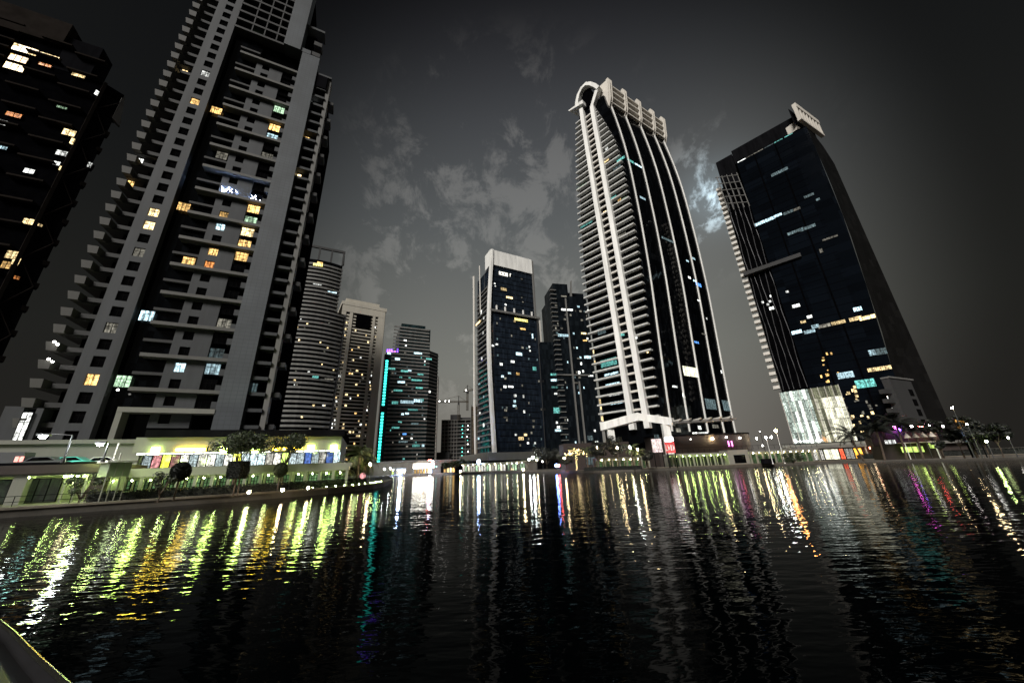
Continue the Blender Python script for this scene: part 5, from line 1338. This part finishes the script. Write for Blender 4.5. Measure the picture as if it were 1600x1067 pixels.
# quay planting, left bank
def qp(i, f, back):
    pts = offset(SHORE, back); a, c = Vector(pts[i]), Vector(pts[i + 1]); v = a.lerp(c, f); return Vector((v.x, v.y, .65))
hp = [qp(i, 0, 2.6) for i in range(3, 10)]
hp = [qp(3, .3, 2.2)] + [qp(i, 0, 2.4) for i in range(4, 9)] + [qp(9, .2, 2.2)]
hedge('long low dark hedge along the left quay', hp, 1.4, .95, 5)
tree('bush', 'loose grey green bush beside the pavilion corner', 'bush', qp(3, .2, 4.2), .4, 1.5, 1.6, 1500, .16, M['leaf'], 4, None, .9, 14)
tree('bush', 'spiky brownish bush between round tree and pavilion', 'bush', azd(255, 752, 50) * 1 - Vector((0, 0, azd(255, 752, 50).z - .65)), .5, 1.25, 1.9, 1200, .16, M['leaf'], 6, None, 1.0, 12)
def at_bank(px, d): 
    p = azd(px, 750, d); p.z = .65; return p
clipped('clipped_tree', 'round clipped dark tree left of the yellow shop sign', at_bank(279, 50), 1.75, .78, 1.75, 21, m='leafdk')
clipped('clipped_tree', 'square clipped dark tree on twin stems before the arcade', at_bank(369, 50), 1.75, .72, 1.7, 22, True)
clipped('clipped_tree', 'barrel shaped clipped tree lit green on one side', at_bank(436, 55), 1.7, .74, 1.65, 23, m='leaf')
tree('umbrella_tree', 'wide umbrella tree behind the square clipped tree', 'tree', at_bank(366, 58), 3.4, 3.0, 5.8, 9000, .2, M['leaf'], 31, 'umbrella trees before the shops', .45, 26)
tree('umbrella_tree', 'narrower umbrella tree veiling the yellow lettering', 'tree', at_bank(441, 59), 3.6, 2.3, 6.0, 5200, .2, M['leaf'], 32, 'umbrella trees before the shops', .5, 20)
palm('tallest lush palm at the end of the left shops', at_bank(556, 66), 4.6, 3.2, 41, 28); plight(None, at_bank(556, 63) + Vector((0, 0, 1.6)), (.8, 1, .4), 60, .3, 'palm_fill_light')  # added greenish fill at the palm foot, no lamp there
palm('short palm leaning left beside the tallest left bank palm', at_bank(538, 62), 2.5, 2.7, 42, lean=-.4)
palm('smaller palm right of the tallest left bank palm', at_bank(567, 70), 3.4, 2.7, 43, lean=.3)
tree('bush', 'leafy bush under the left bank palms', 'bush', at_bank(528, 62), .3, 1.4, 1.5, 1300, .16, M['leaf'], 44, None, .8, 12)
# orange festoon lamp post and red disc sign by the tip
street_lamp('warm twin globe lamp at the tip of the left bank', at_bank(577, 66), 3.0, 0, 'warm', 60, 'left bank tip lamps', 0, .22, (1, .75, .4))
t = thing('round_sign', 'red round sign on thin post near left bank tip', 'sign', at_bank(566, 64))
b = MB(); b.tube([t.location, t.location + Vector((0, 0, 1.6))], .04, 6); b.build('post', [M['steel']], t)
f = Fr((t.location.x, t.location.y), 18); b = MB(); b.tube([f.pt(0, .08, 2.0), f.pt(0, .14, 2.0)], .45, 16); b.build('disc', [LIT['shoppink']], t)
# low bollard lamps on the quay
for k, (px, s) in enumerate(((388, 1), (441, 1), (481, 1))):
    p = gp(px, 773 - k * 3.5, .80); p = Vector((p.x, p.y, .65))
    lab = ['leftmost bright bollard lamp on the left quay edge', 'middle bright bollard lamp on the left quay edge', 'rightmost bright bollard lamp on the left quay edge'][k]
    t = thing('bollard_lamp', lab, 'bollard', p, 'bollard lamps on the left quay')
    b = MB(); b.tube([p, p + Vector((0, 0, .3))], .09, 8); b.build('post', [M['steel']], t)
    b = MB(); b.ball(p + Vector((0, 0, .42)), .14); b.build('globe', [LAMP['warm']], t)
    plight(t, p + Vector((0, -.1, .75)), (1, .75, .4), 8, .1)
# railings
def railing(label, pts, h=1.0, name='railing', group='quay railings', step=2.0, m='darksteel', lamps=None):
    t = thing(name, label, 'railing', Vector(pts[0]), group); b = MB()
    for z in (h, h * .55): b.tube([Vector(p) + Vector((0, 0, z)) for p in pts], .025, 5)
    b.build('rail', [M[m]], t)
    for a, c in zip(pts, pts[1:]):
        a, c = Vector(a), Vector(c); n = max(1, int((c - a).length / step))
        for i in range(n):
            b = MB(); q = a.lerp(c, i / n); b.tube([q, q + Vector((0, 0, h))], .03, 5); b.build('post', [M[m]], t)
            if lamps:
                b = MB(); b.ball(q + Vector((0, 0, .25)), .06); b.build('lamp', [LAMP[lamps]], t)
railing('thin dark railing before the pavilion', [qp(0, .6, .5), qp(1, .2, .5), qp(2, 0, .5), qp(3, .6, .5)], 1.0, step=2.6)
railing('low railing with small lamps round the left bank tip', [qp(6, .6, .45), qp(7, 0, .45), qp(8, 0, .45), qp(9, 0, .45), qp(10, .3, .45)], .9, step=1.5, lamps='lime')
plight(None, qp(5, .5, 1.2) + Vector((0, 0, 2.2)), (1, .8, .5), 34, .2, 'quay_light'); plight(None, qp(1, .5, 1.2) + Vector((0, 0, 2.2)), (.8, 1, .5), 40, .2, 'quay_light')
plight(None, qp(8, .2, 1.2) + Vector((0, 0, 2.2)), (1, .7, .4), 50, .2, 'quay_light'); plight(None, qp(3, .2, 1.0) + Vector((0, 0, 2.0)), (1, .85, .5), 30, .2, 'quay_light')

# ------------------------------------------------------------------ right bank
def right_arcade():
    fr = Fr((31.5, 108.9), 4)
    t = thing('lakeside_arcade', 'long low arcade of columns lit lime green before the arched tower', 'arcade', fr.pt(20, -3, .65))
    arcade(t, fr, -8.0, 7.2, .65, 4.0, 2.1, 'warm', (1, .95, .4), 60, every=2, gl='arcade_glass', seed=8, lampz=.2)
    arcade(t, fr, 14.4, 31.5, .65, 4.3, 2.2, 'lime', LIME, 120, every=1, gl='arcade_dark', seed=9, lampz=.25)
    b = MB(); b.box(fr, 31.7, 38.0, -4, .1, .65, 4.8); b.build('plain_bay', [M['limewall']], t)
    window(t, fr, 35.0, 2.2, 3.4, 2.2, None, .12, bars=1); plight(t, fr.pt(35, 2.6, 3.6), (.9, 1, .7), 14, .2)
    arcade(t, fr, 38.4, 60.0, .65, 4.3, 1.9, 'warm', (.95, 1.0, .40), 110, every=2, gl='arcade_glass', seed=10, lampz=.1)
    # terrace railing
    for k in range(28):
        boxpart('terrace_post', t, fr, 14.5 + 1.7 * k, 4.8 if k > 9 else 4.32, .06, 1.1, -.1, -.04, M['darksteel'])
    b = MB(); b.box(fr, 14.4, 60, -.12, -.02, 5.85, 5.92); b.build('terrace_rail', [M['darksteel']], t)
    return fr
rfr = right_arcade()
def brown_podium():
    fr = Fr((46.5, 121.0), 6)
    t = thing('brown_podium', 'dark brown curved podium block above the lime arcade', 'building', fr.pt(16, -8, .65))
    pts = [fr.pt(0, 0, 0), fr.pt(30, 0, 0)] + [fr.pt(30 + 6 * sin(a), -6 + 6 * cos(a), 0) for a in (radians(x) for x in (15, 30, 45, 60, 75, 90))] + [fr.pt(36, -9.0, 0), fr.pt(0, -9.0, 0)]
    b = MB(); b.prism([(p.x, p.y) for p in pts][::-1] if False else [(p.x, p.y) for p in pts], .65, 10.2); b.build('wall', [M['brown']], t)
    b = MB(); b.prism([(p.x, p.y) for p in [fr.pt(-.3, .3, 0), fr.pt(30, .3, 0)] + [fr.pt(30 + 6.3 * sin(a), -6 + 6.3 * cos(a), 0) for a in (radians(x) for x in (15, 30, 45, 60, 75, 90))] + [fr.pt(36.3, -9.2, 0), fr.pt(-.3, -9.2, 0)]], 10.2, 10.6); b.build('roof_edge', [M['soot']], t)
    for px, py, c, s in ((1113, 685, 'warm', .34), (1135, 683, 'spark', .28), (1156, 684, 'spark', .3), (1182, 685, 'warm', .26), (1205, 683, 'white', .3), (1192, 696, 'spark', .26), (1079, 686, 'spark', .12)):
        u, z = fr.hit(px, py, .5); b = MB(); b.ball(fr.pt(u, .5, z), s); b.build('wall_lamp', [LAMP[c]], t)
        if s > .28: plight(t, fr.pt(u, 1.6, z - .4), (1, .85, .6), 40, .2)
    for px in (1139, 1144): 
        u, z = fr.hit(px, 693, .5); b = MB(); b.box(fr, u - .16, u + .16, .3, .5, z - .9, z + .9); b.build('neon_tube', [lamp_mat('neon_magenta', (1, .15, .8), 3)], t)
    u, z = fr.hit(1140, 676, 0); plight(t, fr.pt(u, 1.2, 7), (1, .2, .3), 60, .3)
    for px in (1085, 1094, 1102): 
        u, z = fr.hit(px, 668, .05); boxpart('roof_lamp', t, fr, u - .7, 10.7, 1.3, .45, -.5, .1, LIT['white'])
brown_podium()

# red and white sign boards
def board(label, px0, py0, px1, py1, d, kind, name='sign_board'):
    a = azd(px0, py0, d); c = azd(px1, py1, d); hd = math.degrees(math.atan2(c.y - a.y, c.x - a.x)); f = Fr((a.x, a.y), hd); wd = math.hypot(c.x - a.x, c.y - a.y)
    t = thing(name, label, 'sign', f.pt(wd / 2, 0, .65)); z1, z0 = a.z, c.z
    b = MB(); b.box(f, 0, wd, -.3, 0, z0, z1); b.build('panel', [kind], t)
    b = MB(); r = random.Random(int(px0)); n = 4
    for k in range(n): 
        x = wd * (k + .2) / n; hh = z1 - z0
        b.box(f, x, x + wd / n * .22, .01, .05, z0 + hh * .2, z0 + hh * .75); b.box(f, x + wd / n * .22, x + wd / n * .6, .01, .05, z0 + hh * (.2 + .4 * r.randint(0, 1)), z0 + hh * (.32 + .4 * r.randint(0, 1)))
    b.build('lettering', [M['white'] if 'red' in label else M['brown']], t)
    b = MB(); b.box(f, .1, .3, -.25, -.05, .65, z0); b.box(f, wd - .3, wd - .1, -.25, -.05, .65, z0); b.build('post', [M['darksteel']], t)
    return t
board('white and pink lit sign board beside the red one', 1017, 686, 1036, 706, 113.5, lit('sign_pink', (1, .78, .76), 1.5, 1.2, .5))
board('red lit sign board with white lettering', 1038, 691, 1056, 707, 113.6, lit('sign_red', (1, .10, .10), .9, .8, .7))
board('small glaring white lamp panel above the red sign', 1038, 683, 1052, 689, 113.7, lamp_mat('glare_panel', (1, 1, 1), 12), 'lamp_panel')
street_lamp('dark quay post with heavy round base before the podium', Vector((rfr.pt(42, 2.0, 0).x, rfr.pt(42, 2.0, 0).y, .65)), 9.0, 0, 'spark', 0, 'dark quay posts', 0, .12, mcol='darksteel')
b = MB(); q = rfr.pt(42, 2.0, .65); b.prism([(q.x + 2.0 * cos(a * pi / 5), q.y + 1.2 * sin(a * pi / 5)) for a in range(10)], .65, 2.0); tag(b.build('round_plinth', [M['soot']]), 'dark round plinth at the foot of a quay post', 'plinth')

# trees before the arched tower
def rb(px, d): 
    p = azd(px, 725, d); p.z = .65; return p
palm('palm wound with golden fairy lights left of the dark trees', rb(901, 107), 4.6, 3.4, 51, 20, 'right bank palms', .1, .9)
t = thing('fairy_lights', 'golden fairy lights wound into the palm', 'lights', rb(901, 107))
b = MB(); r = random.Random(2)
for k in range(70):
    a = r.uniform(0, 2 * pi); rr = r.uniform(.2, 3.2); b.ball(t.location + Vector((rr * cos(a), rr * sin(a) * .6 - .3, 5.4 - rr * rr * .12 + r.uniform(-.5, .7))), .09, n=5, m=3)
for k in range(14): b.ball(t.location + Vector((r.uniform(-.3, .3), -.35, .4 + k * .3)), .08, n=5, m=3)
b.build('bulb_string', [lamp_mat('fairy_gold', (1, .72, .3), 9)], t); plight(t, t.location + Vector((0, -1.5, 3.5)), (1, .8, .4), 60, .4)
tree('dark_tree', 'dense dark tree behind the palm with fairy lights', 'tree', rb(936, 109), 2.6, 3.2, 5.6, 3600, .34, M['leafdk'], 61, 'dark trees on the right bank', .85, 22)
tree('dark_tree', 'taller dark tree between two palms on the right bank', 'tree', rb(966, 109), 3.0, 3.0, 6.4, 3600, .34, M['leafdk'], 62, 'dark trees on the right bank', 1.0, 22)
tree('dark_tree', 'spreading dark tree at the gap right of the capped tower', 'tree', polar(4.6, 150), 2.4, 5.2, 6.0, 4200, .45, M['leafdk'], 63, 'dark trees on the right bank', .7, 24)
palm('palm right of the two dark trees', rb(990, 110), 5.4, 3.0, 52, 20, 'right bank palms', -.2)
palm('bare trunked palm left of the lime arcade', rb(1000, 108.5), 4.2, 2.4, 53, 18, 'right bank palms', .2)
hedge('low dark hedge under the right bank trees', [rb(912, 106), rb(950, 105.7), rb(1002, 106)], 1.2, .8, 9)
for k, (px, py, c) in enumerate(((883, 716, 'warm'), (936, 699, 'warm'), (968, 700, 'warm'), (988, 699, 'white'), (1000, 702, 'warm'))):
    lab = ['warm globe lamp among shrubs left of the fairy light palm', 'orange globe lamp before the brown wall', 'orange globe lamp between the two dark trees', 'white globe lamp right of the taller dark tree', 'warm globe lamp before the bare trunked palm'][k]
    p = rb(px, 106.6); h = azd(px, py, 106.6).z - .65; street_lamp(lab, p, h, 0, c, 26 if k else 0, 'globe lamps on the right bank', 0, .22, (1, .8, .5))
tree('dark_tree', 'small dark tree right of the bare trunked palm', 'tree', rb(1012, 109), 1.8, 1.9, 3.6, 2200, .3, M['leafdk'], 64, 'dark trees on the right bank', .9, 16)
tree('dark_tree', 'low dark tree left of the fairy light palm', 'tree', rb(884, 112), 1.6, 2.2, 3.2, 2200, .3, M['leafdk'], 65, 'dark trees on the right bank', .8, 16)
palm('slim palm between the fairy light palm and the dark trees', rb(918, 108), 5.2, 2.6, 54, 18, 'right bank palms', .1)
# brown wall behind these trees
f = Fr((azd(880, 690, 122).x, azd(880, 690, 122).y), 4); t = thing('terrace_building', 'brown terrace building behind the fairy light palm', 'building', f.pt(10, -3, .65))
b = MB(); b.box(f, 0, 22, -8, 0, .65, 9.0); b.build('wall', [M['brown']], t)
window(t, f, 8.5, 3.4, 3.0, 2.4, 'dimcool', .05); window(t, f, 17, 2.4, 6.5, 1.6, 'shop', .05, bars=4)
for u in (4, 12): plight(t, f.pt(u, 2.2, 6), (1, .7, .5), 50, .3)

# shops on the far right
def far_shops():
    fr = Fr((92.5, 118.5), -6)
    t = thing('restaurant_row', 'row of low restaurants with bright fronts before the glass lobby', 'restaurant', fr.pt(12, -4, .65))
    b = MB(); b.box(fr, -3, 46, -8, -.4, .65, 4.4); b.build('wall', [M['brown']], t)
    b = MB(); b.box(fr, -3.3, 46, -8.2, 1.0, 4.4, 5.2); b.build('roof_edge', [M['concrete']], t)
    cs = [('shop', 3.2), ('shop', .9), ('cream', 4.2), ('shopred', 1.2), ('shop', 2.4), ('shoporange', 2.2)]
    u = .2
    for c, wd in cs:
        window(t, fr, u + wd / 2, 2.5, wd, 3.0, c, -.3, bars=1, name='shop_window', transom=False); u += wd + .35
    for k in range(9): boxpart('column', t, fr, 16.5 + 2.3 * k, .65, .3, 3.75, .3, .7, M['limewall'])
    for u, c in ((19.0, 'shopred'), (23.0, 'shoporange')):
        b = MB(); b.box(fr, u - 1.6, u + 1.6, 1.02, 1.2, 3.6, 4.6); b.build('lit_sign', [LAMPX2[c]], t)
    for k in range(5): plight(t, fr.pt(3 + 7 * k, 1.6, 3.4), (1, .85, .5), 50, .3)
    window(t, fr, 28, 2.3, 3, 2.4, 'warm', -.3); window(t, fr, 34, 2.3, 3, 2.4, 'amber', -.3)
LAMPX2 = {'shopred': lamp_mat('red_sign', (1, .25, .12), 8), 'shoporange': lamp_mat('orange_sign', (1, .45, .12), 9)}
far_shops()
street_lamp('orange lamp on tall white post left of the glass lobby', rb(1227, 121), azd(1225, 672, 121).z - .65, 0, 'orange', 60, 'tall lamps on the right bank', 0, .34, (1, .5, .2), 'offwhite' if False else 'white')
street_lamp('white lamp on tall post right of the brown podium', rb(1208, 120), azd(1206, 683, 120).z - .65, 0, 'white', 40, 'tall lamps on the right bank', 0, .2, (1, 1, .95), 'white')
tree('bush', 'low green bush before the restaurant fronts', 'bush', rb(1240, 112.5), .3, 2.6, 1.5, 1500, .25, M['leaf'], 71, None, .45, 14)

def cafe():
    p0 = rb(1392, 131); fr = Fr((p0.x, p0.y), -22)
    t = thing('lakeside_cafe', 'open cafe glowing lime green under pale canopies near the right edge', 'cafe', fr.pt(8, -3, .65))
    b = MB(); b.box(fr, 0, 11.5, -7, -2.5, .65, 4.0); b.build('wall', [M['brown']], t)
    b = MB(); b.box(fr, 3.2, 9.0, -2.5, 1.5, 4.4, 4.55); b.build('canopy', [M['awning']], t)
    for u in (3.4, 5.6, 8.7): boxpart('canopy_post', t, fr, u, .65, .12, 3.75, 1.2, 1.35, M['white'])
    window(t, fr, 6.1, 2.9, 4.2, 1.3, 'limeglow', -2.3, bars=3, name='lit_front', transom=False); window(t, fr, 10.3, 3.6, 1.8, 1.2, 'limeglow', -2.3, bars=1, name='lit_front', transom=False)
    window(t, fr, 2.4, 4.9, 2.2, 1.0, 'white', -2.2, bars=2, name='lit_front', transom=False)
    plight(t, fr.pt(6, 0.5, 3.6), (.75, 1, .25), 120, .5); plight(t, fr.pt(10.5, .6, 3.4), (.75, 1, .25), 50, .4)
    for k in range(4):
        u = 4.0 + 1.5 * k; tt = thing('parasol', ['leftmost closed pale parasol of the lime cafe', 'pale parasol second from the left at the lime cafe', 'pale parasol third from the left at the lime cafe', 'rightmost pale parasol of the lime cafe'][k], 'parasol', fr.pt(u, 2.2, .65), 'cafe parasols')
        b = MB(); b.tube([tt.location, tt.location + Vector((0, 0, 5.6))], .05, 6); b.build('pole', [M['steel']], tt)
        b = MB(); b.tube([tt.location + Vector((0, 0, 4.9)), tt.location + Vector((0, 0, 6.1))], [.65, .05], 8); b.build('canopy', [M['awning']], tt)
    for k, (px, py, c, s) in enumerate(((1399, 668, 'magenta', .42), (1405, 672, 'violet', .38), (1424, 666, 'spark', .3), (1436, 665, 'red', .24), (1441, 667, 'red', .2), (1453, 664, 'warm', .26), (1466, 665, 'magenta', .36), (1473, 666, 'spark', .25), (1396, 666, 'spark', .18))):
        u, z = fr.hit(px, py, -1.5); b = MB(); b.ball(fr.pt(u, -1.5, z), s); b.build('party_lamp', [LAMP[c]], t)
    b = MB(); b.box(fr, -1, 11.8, -6, -2.4, 4.0, 7.6); b.build('upper_wall', [M['brown']], t)
    return fr
cfr = cafe()
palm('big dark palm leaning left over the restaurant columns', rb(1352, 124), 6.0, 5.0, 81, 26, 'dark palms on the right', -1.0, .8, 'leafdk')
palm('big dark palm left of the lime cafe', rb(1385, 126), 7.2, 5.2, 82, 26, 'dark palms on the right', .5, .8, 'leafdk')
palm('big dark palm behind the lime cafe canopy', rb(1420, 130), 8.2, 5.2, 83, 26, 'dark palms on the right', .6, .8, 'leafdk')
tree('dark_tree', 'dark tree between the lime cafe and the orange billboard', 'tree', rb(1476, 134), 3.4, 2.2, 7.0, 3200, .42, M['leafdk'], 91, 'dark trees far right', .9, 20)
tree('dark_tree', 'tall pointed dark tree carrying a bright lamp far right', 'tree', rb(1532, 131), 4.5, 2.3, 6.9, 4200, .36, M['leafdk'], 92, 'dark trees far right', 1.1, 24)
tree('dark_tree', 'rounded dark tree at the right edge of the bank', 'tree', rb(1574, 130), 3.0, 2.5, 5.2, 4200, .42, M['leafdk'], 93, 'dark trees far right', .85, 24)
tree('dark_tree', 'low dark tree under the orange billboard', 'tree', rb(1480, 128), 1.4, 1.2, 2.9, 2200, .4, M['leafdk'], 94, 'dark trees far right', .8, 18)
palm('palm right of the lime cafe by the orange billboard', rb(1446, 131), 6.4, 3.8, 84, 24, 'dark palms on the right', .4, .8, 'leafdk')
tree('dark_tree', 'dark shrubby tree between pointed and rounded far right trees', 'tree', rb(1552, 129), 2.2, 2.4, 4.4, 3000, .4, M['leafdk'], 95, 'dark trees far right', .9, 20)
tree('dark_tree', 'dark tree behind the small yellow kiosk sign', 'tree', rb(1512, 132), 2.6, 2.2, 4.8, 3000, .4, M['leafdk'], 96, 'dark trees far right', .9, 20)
a = azd(1528, 634, 127); street_lamp('warm lamp above the pointed dark tree far right', rb(1528, 127), a.z - .65, 0, 'warm', 12, 'far right lamps', 0, .18, (1, .8, .5))
a = azd(1540, 661, 125); street_lamp('white lamp right of the pointed tree trunk far right', rb(1540, 125), a.z - .65, 0, 'spark', 8, 'far right lamps', 0, .16, (1, 1, .9))
street_lamp('small warm lamp at the very right end of the bank', rb(1596, 124), 3.6, 0, 'spark', 8, 'far right lamps', 0, .16, (1, .8, .6))
board('glowing orange billboard with blue white lower half', 1491, 655, 1511, 670, 131, LIT['shoporange'] if False else lit('billboard_orange', (1, .48, .10), .8, .6, .5), 'billboard')
board('pale blue lit panel beneath the orange billboard', 1500, 671, 1514, 690, 130.5, lit('billboard_blue', (.5, .66, 1), .45, .6, .4), 'billboard')
board('small yellow lit kiosk sign right of the billboard', 1516, 678, 1531, 684, 128, lit('kiosk_yellow', (1, .8, .35), 1.1, .6, .6), 'kiosk_sign')
t = thing('lime_lamp', 'lime green flood lamp among the far right shrubs', 'lamp', rb(1558, 124)); b = MB(); b.tube([t.location, t.location + Vector((0, 0, 3.0))], .08, 6); b.build('post', [M['steel']], t)
b = MB(); b.ball(t.location + Vector((0, 0, 3.2)), .2); b.build('bulb', [LAMP['lime']], t); plight(t, t.location + Vector((-.5, -1.5, 2.6)), (.8, 1, .4), 25, .3)
hedge('dark hedge along the far right quay', [qp(27, .1, 3), qp(28, 0, 3), qp(29, 0, 3), qp(30, .4, 3)], 1.6, 1.5, 14)
plight(None, qp(27, .2, 2) + Vector((0, 0, 3.5)), (1, .8, .5), 20, .3, 'quay_light'); plight(None, qp(25, .2, 2) + Vector((0, 0, 3.5)), (1, .8, .5), 30, .3, 'quay_light'); plight(None, qp(23, .2, 2) + Vector((0, 0, 3.5)), (1, .85, .5), 40, .3, 'quay_light')

# ------------------------------------------------------------------ far shore
def far_shore():
    P = polar(-12.5, 200, 0); fr = Fr((azd(640, 730, 196).x, azd(640, 730, 196).y), -12)
    t = thing('white_marquee', 'dazzling white lit marquee on the far shore', 'marquee', fr.pt(7, -3, .65))
    b = MB(); b.box(fr, 2.0, 10.5, -6, 0, 3.4, 5.6); b.build('lit_front', [lamp_mat('marquee_glare', (1, .97, .86), 16)], t)
    b = MB(); b.hexa([fr.pt(1.6, .3, 5.6), fr.pt(10.9, .3, 5.6), fr.pt(10.9, -6.3, 5.6), fr.pt(1.6, -6.3, 5.6), fr.pt(3.5, -2.5, 7), fr.pt(9, -2.5, 7), fr.pt(9, -3.5, 7), fr.pt(3.5, -3.5, 7)]); b.build('roof', [M['awning']], t)
    for k in range(6): boxpart('front_post', t, fr, 2.0 + 1.66 * k, .65, .2, 2.75, -.2, .1, M['limewall'])
    for k in range(5): window(t, fr, 2.9 + 1.66 * k, 2.0, 1.3, 1.8, 'warm', -1.0, bars=1)
    plight(t, fr.pt(8, 2.0, 4), (1, .95, .8), 300, .6)
    def low(label, px0, px1, d, h, n, cols, name='lakeside_pavilion'):
        a, c = azd(px0, 735, d), azd(px1, 735, d * (1 if px1 < 760 else .93)); hd = math.degrees(math.atan2(c.y - a.y, c.x - a.x)); f = Fr((a.x, a.y), hd); wd = math.hypot(c.x - a.x, c.y - a.y)
        t = thing(name, label, 'pavilion', f.pt(wd / 2, -2, .65), 'low pavilions on the far shore')
        b = MB(); b.box(f, 0, wd, -5, -.4, .65, h); b.build('wall', [M['concrete']], t)
        b = MB(); b.box(f, -.3, wd + .3, -5, .6, h, h + .35); b.build('roof', [M['limewall']], t)
        for k in range(n):
            u = wd * (k + .5) / n; window(t, f, u, .65 + (h - .65) * .48, round(wd / n * .72, 1), round((h - .65) * .7, 1), cols[k % len(cols)], -.3, bars=1, name='lit_front', transom=False)
            if k % 2 == 0:
                b = MB(); b.ball(f.pt(u, .5, h - .35), .13); b.build('eave_lamp', [LAMP['spark' if k % 4 else 'warm']], t)
        for k in range(0, n, 4): plight(t, f.pt(wd * (k + 1) / n, 1.2, h - .8), (.85, 1, .6), 70, .3)
    low('low pavilion with green white lit bays right of the marquee', 722, 790, 175, 4.2, 16, ['shop', 'green', 'cream', 'shop'])
    low('low pavilion with lime lit bays under the capped tower', 792, 824, 160, 4.2, 8, ['green', 'dim', 'green'])
    low('small yellow lit pavilion hard right of the marquee', 693, 720, 188, 3.6, 6, ['warm', 'amber', 'cream'])
    low('faint yellow green pavilion left of the marquee', 612, 634, 204, 3.4, 6, ['limeglow', 'dim', 'amber'])
    items = [(601, 733, 205, 'white', .35), (610, 732, 205, 'white', .3), (626, 737, 200, 'ice', .9), (633, 735, 200, 'spark', .3), (676, 725, 198, 'magenta', .0), (672, 736, 192, 'ice', .9), (682, 729, 192, 'teal', .4), (748, 721, 168, 'ice', .8), (696, 729, 188, 'warm', .3),
             (833, 715, 152, 'white', .55), (827, 718, 152, 'white', .4), (839, 719, 152, 'warm', .4), (848, 721, 150, 'spark', .3), (720, 739, 166, 'warm', .35), (818, 736, 146, 'warm', .35), (871, 742, 0, 'blue', 0)]
    labs = ['white lamp left of the channel mouth', 'second white lamp at the channel mouth', 'large cold white lamp by the channel', 'small lamp right of the large cold one', '', 'cold white lamp right of the marquee', 'teal lamp behind the marquee', 'large white globe lamp in front of the capped tower', 'warm lamp before the yellow pavilion',
            'brightest of the lamps left of the spreading tree', 'left lamp of the cluster near the spreading tree', 'right lamp of the cluster near the spreading tree', 'single small lamp under the spreading tree', 'low warm lamp on the far quay', 'warm lamp on a quay post below the lime pavilion', '']
    for (px, py, d, c, s), lab in zip(items, labs):
        if s <= 0: continue
        p = azd(px, py, d); street_lamp(lab, Vector((p.x, p.y, .65)), max(.6, p.z - .65), 0, c, 40 if s > .5 else 0, 'lamps on the far shore', 0, s * .75, (1, .95, .85))
    for k, (px, d, rr, h, lab) in enumerate(((697, 184, 2.6, 3.0, 'low tree behind the yellow far pavilion'), (711, 182, 3.4, 3.4, 'broad low tree left of the globe lamp'), (727, 180, 3.6, 3.8, 'broad low tree nearest the globe lamp'), (815, 158, 2.4, 2.6, 'small tree right of the lime far pavilion'))):
        p = azd(px, 735, d); p.z = .65; tree('low_tree', lab, 'tree', p, h * .6, rr, h + .6, 1500, .45, M['leaf'], 100 + k, 'trees on the far shore', .6, 14)
    p = azd(676, 721, 197); t = thing('red_sign', 'small red and white lit sign above the marquee', 'sign', Vector((p.x, p.y, .65)))
    b = MB(); b.ball(p, .55); b.build('lamp', [LAMP['spark']], t); b = MB(); b.tube([Vector((p.x, p.y, .65)), p], .1, 6); b.build('post', [M['steel']], t); b = MB(); f = Fr((p.x, p.y), -10); b.box(f, -2.4, -.6, -.2, .1, p.z - .6, p.z + .9); b.build('panel', [LAMP['red']], t)
    f = Fr((azd(585, 715, 215).x, azd(585, 715, 215).y), 10); t = thing('podium_block', 'pale low podium under the teal lit tower', 'building', f.pt(18, -6, .65)); b = MB(); b.box(f, 0, 46, -10, 0, .65, 7.0); b.build('wall', [M['limewall2']], t); b = MB(); b.box(f, -.3, 46.3, -10, .3, 7.0, 7.6); b.build('roof_edge', [M['grey']], t)
    # quay lamps whose blue and red light streaks the water
    p = azd(870, 735, 119); street_lamp('blue quay lamp at the corner of the right bank', Vector((p.x, p.y, .65)), 1.6, 0, 'blue', 30, 'coloured quay lamps', 0, .35, (.3, .4, 1))
    p = azd(874, 735, 119); street_lamp('red quay lamp beside the blue one', Vector((p.x, p.y, .65)), 1.6, 0, 'red', 20, 'coloured quay lamps', 0, .3, (1, .2, .15))
far_shore()

# ------------------------------------------------------------------ the boat the picture is taken from
def boat():
    lvl = 1.72
    pts = [gp(px, py, lvl) for px, py in ((-60, 958), (-20, 964), (0, 972), (20, 988), (40, 1009), (60, 1029), (80, 1047), (100, 1065), (130, 1092), (170, 1128), (230, 1180), (330, 1260), (480, 1380))]
    c = Vector((-1.6, -.8, lvl))
    t = thing('boat', 'dark boat side with pale rubbing rim in the lower left corner', 'boat', Vector((pts[5].x, pts[5].y, 0)))
    b = MB(); b.tube(pts, .011, 8); b.build('rim', [mat('boat_rim', (.02, .02, .016), .2, .05, 4.0, metal=.2)], t)
    b = MB()
    def inw(p, k, dz): 
        v = (c - p); v.z = 0; v.normalize(); q = p + v * k; q.z = lvl + dz; return q
    prof = [(0.0, -.010), (.05, -.03), (.12, -.02), (.17, .03), (.24, .045), (.45, -.02), (.9, -.10)]
    for p, q in zip(pts, pts[1:]):
        for (k0, z0), (k1, z1) in zip(prof, prof[1:]): b.face([inw(p, k0, z0), inw(q, k0, z0), inw(q, k1, z1), inw(p, k1, z1)])
    b.build('gunwale', [mat('boat_deck', (.006, .0056, .0065), .5, .3, 3.0)], t)
    b = MB()
    for p, q in zip(pts, pts[1:]):
        b.face([inw(p, .0, -.012), inw(q, .0, -.012), inw(q, .25, -1.9), inw(p, .25, -1.9)])
    b.build('hull', [M['soot']], t)
boat()
